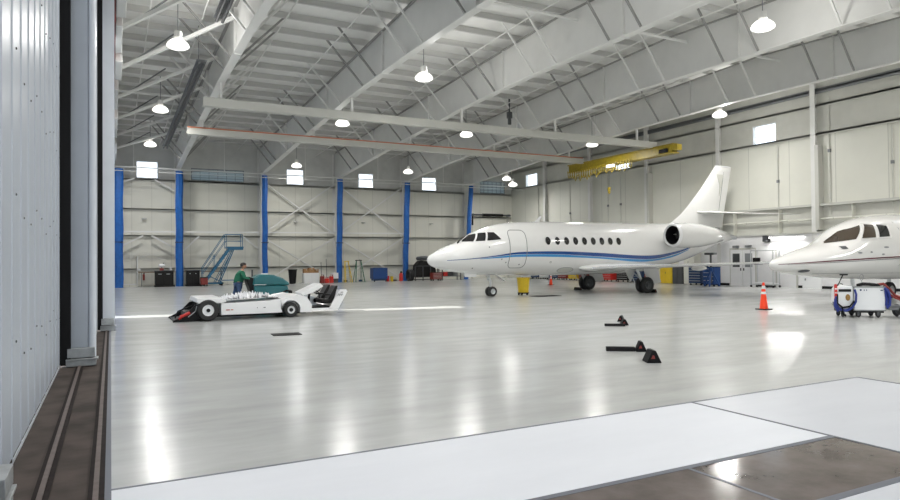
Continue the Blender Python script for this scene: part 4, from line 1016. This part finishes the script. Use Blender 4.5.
t = thing('floor_box', 'low cream box on the floor beside the leftmost blue curtain', 'box', (1.05, 47.9, 0)); part(t, 'box', MB().box(-.45, .45, -.2, .2, 0, .16), M['back'], bevel=.01); part(t, 'lid', MB().box(-.47, .47, -.22, .22, .16, .19), M['office'])
t = thing('tool_cart', 'small red tool cart right of the black cabinets', 'tool cart', (5.42, 45.6, 0)); part(t, 'body', MB().box(-.22, .22, -.2, .2, .12, .55), M['dred'], bevel=.01); part(t, 'top_tray', MB().box(-.25, .25, -.23, .23, .55, .60), M['black'])
for x in (-.18, .18): part(t, 'caster', MB().lathe([(.06, -.02), (.06, .02)], (x, 0, .06), 1, 10), M['black'])

# blue rolling stair
t = thing('rolling_stair', 'blue steel rolling stair with railed top platform against the back wall', 'stairs', (5.4, 46.4, 0))
zt = 2.5
for y, n in ((-.35, 0), (.35, 1)):
    part(t, 'side_rail', MB().obox((.15, y, .25), (1.75, y, zt), .05, .12), M['bluep'])
    part(t, 'handrail', MB().tube([(.0, y, .35), (.0, y, 1.2), (1.45, y, zt+.95), (2.55, y, zt+.95)], .022, 7).tube([(.0, y, .8), (1.5, y, zt+.5), (2.55, y, zt+.5)], .018, 7).tube([(2.55, y, zt), (2.55, y, zt+.95)], .022, 7).tube([(1.5, y, zt), (1.5, y, zt+.95)], .022, 7).tube([(.75, y, 1.1), (.75, y, 2.1)], .016, 6), M['bluep'])
    part(t, 'leg', MB().tube([(2.0, y, zt-.05), (1.05, y, .12)], .035, 7).tube([(1.9, y, zt-.1), (.75, y, .15)], .025, 7), M['bluep'])
for k in range(9):
    f = (k+.6)/9.4; part(t, 'tread', MB().box(.15+1.6*f-.13, .15+1.6*f+.13, -.35, .35, .25+(zt-.25)*f-.02, .25+(zt-.25)*f+.02), M['bluep'])
part(t, 'platform', MB().box(1.6, 2.6, -.38, .38, zt-.1, zt).box(1.55, 2.62, -.40, .40, zt, zt+.12), M['bluep'])
part(t, 'base_frame', MB().box(.0, 1.3, -.42, -.36, .12, .22).box(.0, 1.3, .36, .42, .12, .22).box(0, .06, -.42, .42, .12, .4).box(1.2, 1.3, -.42, .42, .12, .22).box(1.25, 2.6, -.03, .03, .32, .38).tube([(.0, -.4, .2), (.5, -.4, .6), (1.2, -.4, .25)], .03, 6), M['bluep'])
for x in (.1, 1.2):
    for y in (-.39, .39): part(t, 'caster', MB().lathe([(.07, -.025), (.07, .025)], (x, y, .07), 1, 12), M['black'])

# black bin, white cabinet and boxes, red cans
t = thing('trash_bin', 'black trash bin left of the white cabinet by the back wall', 'trash bin', (11.35, 46, 0))
part(t, 'bin', MB().lathe([(.22, .02), (.30, .95), (.33, .95), (.33, 1.02), (.28, 1.02), (.26, .9)], n=20), M['black']); part(t, 'dolly', MB().lathe([(.2, 0), (.2, .03)], n=14), M['dgrey'])
t = thing('low_cabinet', 'white storage cabinet with cardboard boxes on top by the back wall', 'cabinet', (12.68, 46.2, 0))
part(t, 'body', MB().box(-.55, .55, -.3, .3, 0, .75), M['office'], bevel=.01)
for a in (-.52, .02): part(t, 'door', MB().box(a, a+.5, -.32, -.3, .06, .7), M['wp'])
for x, w, h, l in ((12.32, .34, .30, 'leftmost cardboard box on the white cabinet'), (12.72, .40, .36, 'middle cardboard box on the white cabinet'), (13.08, .26, .26, 'rightmost cardboard box on the white cabinet')):
    b = thing('cardboard_box', l, 'box', (x, 46.15, .75), 0, 'boxes on the white cabinet'); part(b, 'carton', MB().box(-w/2, w/2, -.2, .2, 0, h), M['cardb']); part(b, 'tape', MB().box(-.02, .02, -.203, .203, h-.12, h+.002), M['girt'])
for x, h, l, m_ in ((13.45, .62, 'dark red gas can right of the white cabinet', 'dred'), (13.78, .45, 'bright red gas can beside the dark red one', 'red'), (14.12, .60, 'red gas can nearest the yellow ladder', 'red')):
    c = thing('gas_can', l, 'gas can', (x, 45.9, 0), 0, 'red gas cans'); part(c, 'can', MB().box(-.14, .14, -.12, .12, 0, h-.12), M[m_], bevel=.03); part(c, 'handle', MB().tube([(-.08, 0, h-.13), (-.06, 0, h-.02), (.06, 0, h-.02), (.08, 0, h-.13)], .015, 6), M[m_]); part(c, 'spout', MB().tube([(.08, 0, h-.14), (.13, 0, h)], .02, 6), M['black'])
t = thing('parts_washer', 'small white box on a stand between the gas cans and curtain', 'box', (14.55, 46.4, 0)); part(t, 'box', MB().box(-.2, .2, -.2, .2, .3, .72), M['office']); part(t, 'stand', MB().box(-.18, .18, -.18, .18, 0, .3), M['dgrey'])
for x, h, l in ((13.9, 1.5, 'broom leaning on the wall behind the gas cans'), (14.3, 1.75, 'tallest broom leaning on the wall behind the gas cans'), (16.95, 1.7, 'broom standing between the green ladder and blue cabinet'), (15.75, 1.5, 'dark pole standing left of the green ladder')):
    b = thing('broom', l, 'broom', (x, 47.6, 0), 0, 'brooms on the back wall'); part(b, 'pole', MB().tube([(0, 0, .1), (.02, .2, h)], .018, 6), M['dgrey']); part(b, 'brush', MB().box(-.14, .14, -.04, .04, 0, .14), M['navy'])
# ladders
def ladder(x, y, w, h, spread, m, lab, top='black', lean=0):
    t = thing('step_ladder', lab, 'ladder', (x, y, 0))
    for s_ in (-1, 1):
        part(t, 'rail', MB().obox((s_*w/2, -spread/2, 0), (s_*w/4+lean, 0, h), .06, .04, (0, 1, 0)), M[m])
        part(t, 'rear_rail', MB().obox((s_*w/2+.03, spread/2, 0), (s_*w/4+lean, .05, h), .04, .03, (0, 1, 0)), M[m])
    for k in range(1, int(h/.3)):
        f = k*.3/h; ww = w/2*(1-f)+w/4*f; part(t, 'step', MB().box(lean*f-ww, lean*f+ww, -spread/2*(1-f)-.04, -spread/2*(1-f)+.04, h*f-.015, h*f+.015), M['alu'])
    part(t, 'top_cap', MB().box(lean-w/3, lean+w/3, -.08, .12, h, h+.06), M[top])
ladder(15.48, 46.2, .50, 1.52, .5, 'yellow', 'yellow step ladder standing against the back wall', 'yellow', -.1)
ladder(16.35, 46.3, .70, 1.58, .7, 'gpaint', 'green step ladder with black top near the blue cabinet')
# blue cabinet
t = thing('blue_cabinet', 'bright blue covered cabinet on the floor by the back wall', 'cabinet', (17.9, 46.2, 0))
part(t, 'body', MB().box(-.58, .58, -.35, .35, .22, 1.0), M['blueb'], bevel=.03); part(t, 'lid', MB().prism([(-.6, 1.0), (-.55, 1.05), (.5, 1.04), (.6, .98)], 1, -.37, .37), M['blueb'], bevel=.01)
part(t, 'base', MB().box(-.5, .5, -.3, .3, .08, .22), M['navy'])
for x in (-.45, .45): part(t, 'caster', MB().lathe([(.05, -.02), (.05, .02)], (x, -.28, .05), 1, 10), M['black'])
for x, m_, h, l in ((18.62, 'red', .42, 'red bucket right of the blue cabinet'), (18.95, 'yellow', .38, 'yellow bucket between blue cabinet and extinguisher')):
    c = thing('bucket', l, 'bucket', (x, 46.2, 0), 0, 'buckets by the blue cabinet'); part(c, 'pail', MB().lathe([(.10, 0), (.13, h), (.12, h), (.09, .04)], n=14), M[m_]); part(c, 'handle', MB().tube([(-.12, 0, h-.02), (-.1, -.06, h+.06), (.1, -.06, h+.06), (.12, 0, h-.02)], .008, 5), M['alu'])
t = thing('motor', 'small grey machine with pale housing beside the yellow bucket', 'machine', (19.26, 46.5, 0)); part(t, 'housing', MB().lathe([(.13, -.15), (.14, 0), (.13, .15)], (0, 0, .22), 0, 12), M['girt']); part(t, 'base', MB().box(-.17, .17, -.12, .12, 0, .1), M['dgrey'])
t = thing('fire_extinguisher', 'red wheeled fire extinguisher at the foot of a blue curtain', 'extinguisher', (19.58, 45.9, 0)); part(t, 'cylinder', MB().lathe([(.01, 0), (.15, .02), (.15, .52), (.09, .62), (.03, .64)], n=16), M['red']); part(t, 'valve', MB().box(-.05, .07, -.03, .03, .63, .75), M['black'])
part(t, 'hose', MB().tube([(.05, -.05, .68), (.18, -.1, .55), (.2, -.1, .25)], .015, 6), M['black'])
# dark engine stand / round machine behind the nose
t = thing('engine_stand', 'dark round-topped machine on a frame behind the big jet nose', 'engine stand', (21.6, 46.1, 0))
part(t, 'drum', MB().lathe([(.3, 1.55), (.58, 1.6), (.62, 1.75), (.55, 1.85), (.2, 1.9)], n=24), M['dgrey']); part(t, 'body', MB().prism([(-.9, .3), (-.75, 1.2), (-.4, 1.55), (.5, 1.5), (.8, 1.1), (.95, .3)], 1, -.4, .4), M['vinyl'], bevel=.05)
fr = MB()
for x in (-.95, -.3, .35, .95): fr.box(x-.03, x+.03, -.5, -.44, 0, 1.15)
fr.box(-.98, .98, -.5, -.44, 1.1, 1.16).box(-.98, .98, -.5, -.44, .25, .31).box(-.98, .98, -.5, .45, .08, .14)
part(t, 'frame', fr, M['dgrey'])
t = thing('tyre_stack', 'black tyres leaning left of the round-topped machine', 'tyres', (20.2, 45.7, 0))
for k in range(3): part(t, 'tyre', MB().tube([(k*.14-.1, .42*math.cos(2*math.pi*q/16)*.8, .45+.38*math.sin(2*math.pi*q/16)) for q in range(17)], .075, 8), M['tyre'])
def toolcart(x, y, w, d, h, m_, lab, rz=0, grp='tool chests', drawers=4):
    t = thing('tool_chest', lab, 'tool chest', (x, y, 0), rz, grp)
    part(t, 'cabinet', MB().box(-w/2, w/2, -d/2, d/2, .12, h), M[m_], bevel=.01); part(t, 'top', MB().box(-w/2-.01, w/2+.01, -d/2-.01, d/2+.01, h, h+.03), M['black'])
    for k in range(drawers):
        z0 = .16+k*(h-.2)/drawers; z1 = z0+(h-.2)/drawers-.03
        dr = part(t, 'drawer', MB().box(-w/2+.03, w/2-.03, -d/2-.02, -d/2, z0, z1), M[m_]); part(dr, 'handle', MB().box(-w/2+.06, w/2-.06, -d/2-.035, -d/2-.02, z1-.03, z1-.01), M['alu'])
    for sx in (-1, 1):
        for sy in (-1, 1): part(t, 'caster', MB().lathe([(.055, -.02), (.055, .02)], (sx*(w/2-.08), sy*(d/2-.08), .056), 1, 10).box(sx*(w/2-.08)-.02, sx*(w/2-.08)+.02, sy*(d/2-.08)-.02, sy*(d/2-.08)+.02, .08, .13), M['black'])
    return t
toolcart(22.1, 45.0, .8, .5, .62, 'dred', 'low red tool chest in front of the round-topped machine')
t = thing('service_table', 'dark steel table on casters right of the round-topped machine', 'table', (23.45, 45.3, 0))
part(t, 'tabletop', MB().box(-.85, .85, -.35, .35, .95, 1.0), M['dgrey'])
part(t, 'shelf', MB().box(-.82, .82, -.33, .33, .3, .34), M['dgrey'])
for sx in (-1, 1):
    for sy in (-1, 1): part(t, 'leg', MB().box(sx*.8-.03, sx*.8+.03, sy*.3-.03, sy*.3+.03, 0, .95), M['dgrey'])
for k, (w, m_) in enumerate(((.3, 'red'), (.35, 'dgrey'), (.3, 'grey'))):
    b = thing('parts_box', ['small red box', 'dark box', 'grey box'][k] + ' on the lower shelf of the dark steel table', 'box', (23.0+k*.45, 45.25, .34), 0, 'boxes on the steel table'); part(b, 'box', MB().box(-w/2, w/2, -.15, .15, 0, .28), M[m_]); part(b, 'lid', MB().box(-w/2-.01, w/2+.01, -.16, .16, .28, .31), M[m_])
# big doorway trim behind the jet nose
trim(MB().box(27.15, 27.3, YB-.08, YB-.004, 0, 5.55).box(30.75, 30.9, YB-.08, YB-.004, 0, 5.55), M['girt'])
t = thing('door_operator', 'dark horizontal shaft above the wide roll-up doorway behind the jet nose', 'door motor', (27.2, 48.1, 5.5)); part(t, 'shaft', MB().tube([(-.2, 0, 0), (3.7, 0, 0)], .07, 8), M['dgrey']); part(t, 'coil', MB().tube([(.9, 0, 0), (2.9, 0, 0)], .12, 10), M['black']); part(t, 'motor', MB().box(-.35, -.1, -.15, .1, -.9, -.1), M['black']); part(t, 'bracket', MB().box(-.1, .05, -.05, .395, -.1, .1).box(3.5, 3.65, -.05, .395, -.1, .1), M['grey'])

# ------------------------------------------------------------------ along the right wall, seen under and past the big jet
xs = 30.4
for y, m_, lab in ((44.8, 'wp', 'pale tool chest deepest in the corner behind the jet'), (43.4, 'navy', 'navy tool chest near the far right corner'), (42.2, 'wp', 'second pale tool chest from the far right corner'), (40.95, 'navy', 'navy tool chest just left of the red ones'), (39.8, 'dred', 'dark red tool chest left of the yellow one'),
                   (37.3, 'dred', 'red tool chest right of the yellow one under the jet belly'), (36.1, 'dred', 'second red tool chest seen under the jet belly'), (34.9, 'red', 'bright red tool chest behind the far main wheel'), (33.3, 'black', 'black tool chest between the main wheels'), (32.1, 'navy', 'blue tool chest just left of the near main wheel')):
    toolcart(xs, y, 1.08, .6, .78, m_, lab, R(-90))
toolcart(xs, 38.55, .98, .6, .78, 'yellow', 'yellow tool chest seen under the jet belly', R(-90))
toolcart(30.3, 30.9, .6, .5, .55, 'dred', 'small red tool chest left of the yellow cabinet', R(-90), drawers=3)
def locker(y, w, h, m_, lab):
    t = thing('storage_cabinet', lab, 'cabinet', (30.65, y, 0), R(-90), 'cabinets on the right wall')
    part(t, 'body', MB().box(-w/2, w/2, -.25, .3, .02, h), M[m_], bevel=.008)
    for k in (0, 1): part(t, 'door', MB().box(-w/2+.02+k*w/2, -.01+k*w/2, -.27, -.25, .05, h-.04), M[m_])
    part(t, 'handle', MB().box(-.05, -.03, -.29, -.27, h*.5, h*.5+.12), M['dgrey'])
locker(29.7, 1.0, 1.22, 'yellow', 'yellow flammables cabinet behind the near wing of the big jet')
locker(28.78, .8, 1.22, 'dgrey', 'dark grey cabinet right of the yellow one')
locker(27.9, .8, 2.5, 'back', 'tall cream cabinet between the grey cabinet and blue chest')
toolcart(29.9, 26.75, .9, .6, 1.1, 'navy', 'large navy tool chest below the jet tail', R(-90), drawers=6)
toolcart(29.3, 25.3, .75, .5, 1.05, 'blueb', 'narrow blue tool chest on casters below the jet tail', R(-90), drawers=4)
t = thing('floor_jack', 'blue tripod jack with dark top pad below the jet tail', 'jack', (28.6, 24.75, 0))
part(t, 'mast', MB().tube([(0, 0, .2), (0, 0, 1.75)], .05, 8), M['dgrey']); part(t, 'top_pad', MB().box(-.15, .15, -.3, .3, 1.72, 1.84), M['dgrey'], bevel=.02)
for k in range(3):
    a = R(90+120*k); part(t, 'leg', MB().tube([(0, 0, .95), (.45*math.cos(a), .45*math.sin(a), .05)], .045, 8), M['blueb'])
part(t, 'collar', MB().lathe([(.1, .85), (.12, 1.0), (.07, 1.05)], n=12), M['blueb'])
t = thing('wall_cabinet', 'white panel hatch low on the office wall under the second jet nose', 'cabinet', (XO, 20.6, 0)); part(t, 'panel', MB().box(-.04, -.002, -.5, .5, .05, 1.0), M['wp']); part(t, 'latch', MB().box(-.06, -.04, .3, .36, .5, .6), M['grey'])

# fine conduits on the right wall
for y, z0, z1, l in ((44.4, 0, 7.6, 'farthest, in the corner bay'), (40.2, 2, 7.6, 'behind the front cabin windows'), (35.9, 2.5, 7.6, 'behind the rear cabin windows'), (34.6, 2.5, 7.6, 'just left of the jet engine'), (22.6, 3, 7.6, 'right of the tail fin'), (19.8, 3.5, 9.5, 'beside the column above the second jet'), (16.9, 3.5, 7.6, 'near the right edge of the photo')):
    t = thing('wall_conduit', 'thin vertical conduit on the right wall, ' + l, 'conduit', (XW-.05, y, 0), 0, 'right wall conduits'); part(t, 'pipe', MB().tube([(0, 0, z0), (0, 0, z1)], .03, 6), M['insul_r']); part(t, 'junction_box', MB().box(-.05, .04, -.06, .06, (z0+z1)/2+.3, (z0+z1)/2+.45), M['grey'])
for x, y, z, w in ((2.0, 48.43, 4.6, 'in the first bay'), (17.5, 48.43, 4.6, 'above the blue cabinet'), (12.2, 48.43, 4.6, 'above the white cabinet'), (23.4, 48.43, 4.6, 'behind the jet nose')):
    t = thing('wall_light', 'small wall fitting on the back wall ' + w, 'light fitting', (x, y, z), 0, 'back wall fittings'); part(t, 'box', MB().box(-.1, .1, -.1, .06, 0, .08), M['girt']); part(t, 'shade', MB().prism([(-.2, .0), (.06, .08), (.06, .12), (-.2, .04)], 0, -.14, .14), M['insul'])

# ------------------------------------------------------------------ the measured building is 7 % larger than laid out above
K = 1.07
KEEP = {'floor', 'ground', 'door_1', 'door_2', 'door_3', 'door_4', 'door_5', 'business_jet', 'traffic_cone', 'aircraft_tug', 'plastic_sheet', 'person', 'floor_scrubber', 'wheel_chock', 'floor_mat', 'waste_can', 'ground_power_cart'}
STAND = {'work_cabinet', 'work_shelf', 'bench_grinder', 'paint_can', 'fire_extinguisher', 'pipe_riser', 'floor_box', 'tool_cart', 'rolling_stair', 'trash_bin', 'low_cabinet', 'cardboard_box', 'gas_can', 'parts_washer', 'broom', 'step_ladder', 'blue_cabinet', 'bucket', 'motor', 'engine_stand', 'tyre_stack', 'tool_chest', 'service_table', 'parts_box', 'storage_cabinet', 'floor_jack', 'rolling_rack'}
for o in list(COL.objects):
    if o.parent: continue
    n = o.name.split('.')[0]
    if n in KEEP or n.startswith('trim_') and int(n[5:]) <= SILL: continue
    o.scale = (K, K, K); l = o.location
    if n in STAND: o.location = (l.x*K, l.y*K, l.z*K)
    else: o.location = (l.x*K, l.y*K, 1.7+(l.z-1.7)*K)

# ------------------------------------------------------------------ light from outside
sun = bpy.data.lights.new('sun', 'SUN'); sun.energy = 22; sun.angle = R(.6); sun.color = (1, .97, .92)
so = bpy.data.objects.new('sun', sun); COL.objects.link(so)
dirv = Vector((1, -.20, -.72)).normalized(); so.rotation_euler = dirv.to_track_quat('-Z', 'Y').to_euler()
w = bpy.data.worlds.new('sky'); SC.world = w; w.use_nodes = True
bg = w.node_tree.nodes['Background']; bg.inputs[0].default_value = (.80, .90, 1, 1); bg.inputs[1].default_value = 6

# ------------------------------------------------------------------ camera
cam = bpy.data.cameras.new('camera'); co = bpy.data.objects.new('camera', cam); COL.objects.link(co); SC.camera = co
f = 654.0
cam.sensor_width = 36; cam.lens = f*36/900; cam.clip_start = .05; cam.clip_end = 500
Yc = Vector((-339, -13, -f)).normalized(); Xc = Vector((1260, 2, -f)); Xc = (Xc-Yc*Xc.dot(Yc)).normalized(); Zc = Xc.cross(Yc)
co.matrix_world = Matrix(((*Xc, 0), (*Yc, 0), (*Zc, 1.7), (0, 0, 0, 1)))

vs = SC.view_settings; vs.view_transform = 'Standard'; vs.look = 'None'; vs.gamma = 1; vs.use_curve_mapping = False; vs.exposure = -.95
cy = SC.cycles; cy.use_denoising = True; cy.max_bounces = 8; cy.diffuse_bounces = 5; cy.glossy_bounces = 4; cy.transparent_max_bounces = 8
cy.sample_clamp_indirect = 6; cy.caustics_reflective = False; cy.caustics_refractive = False
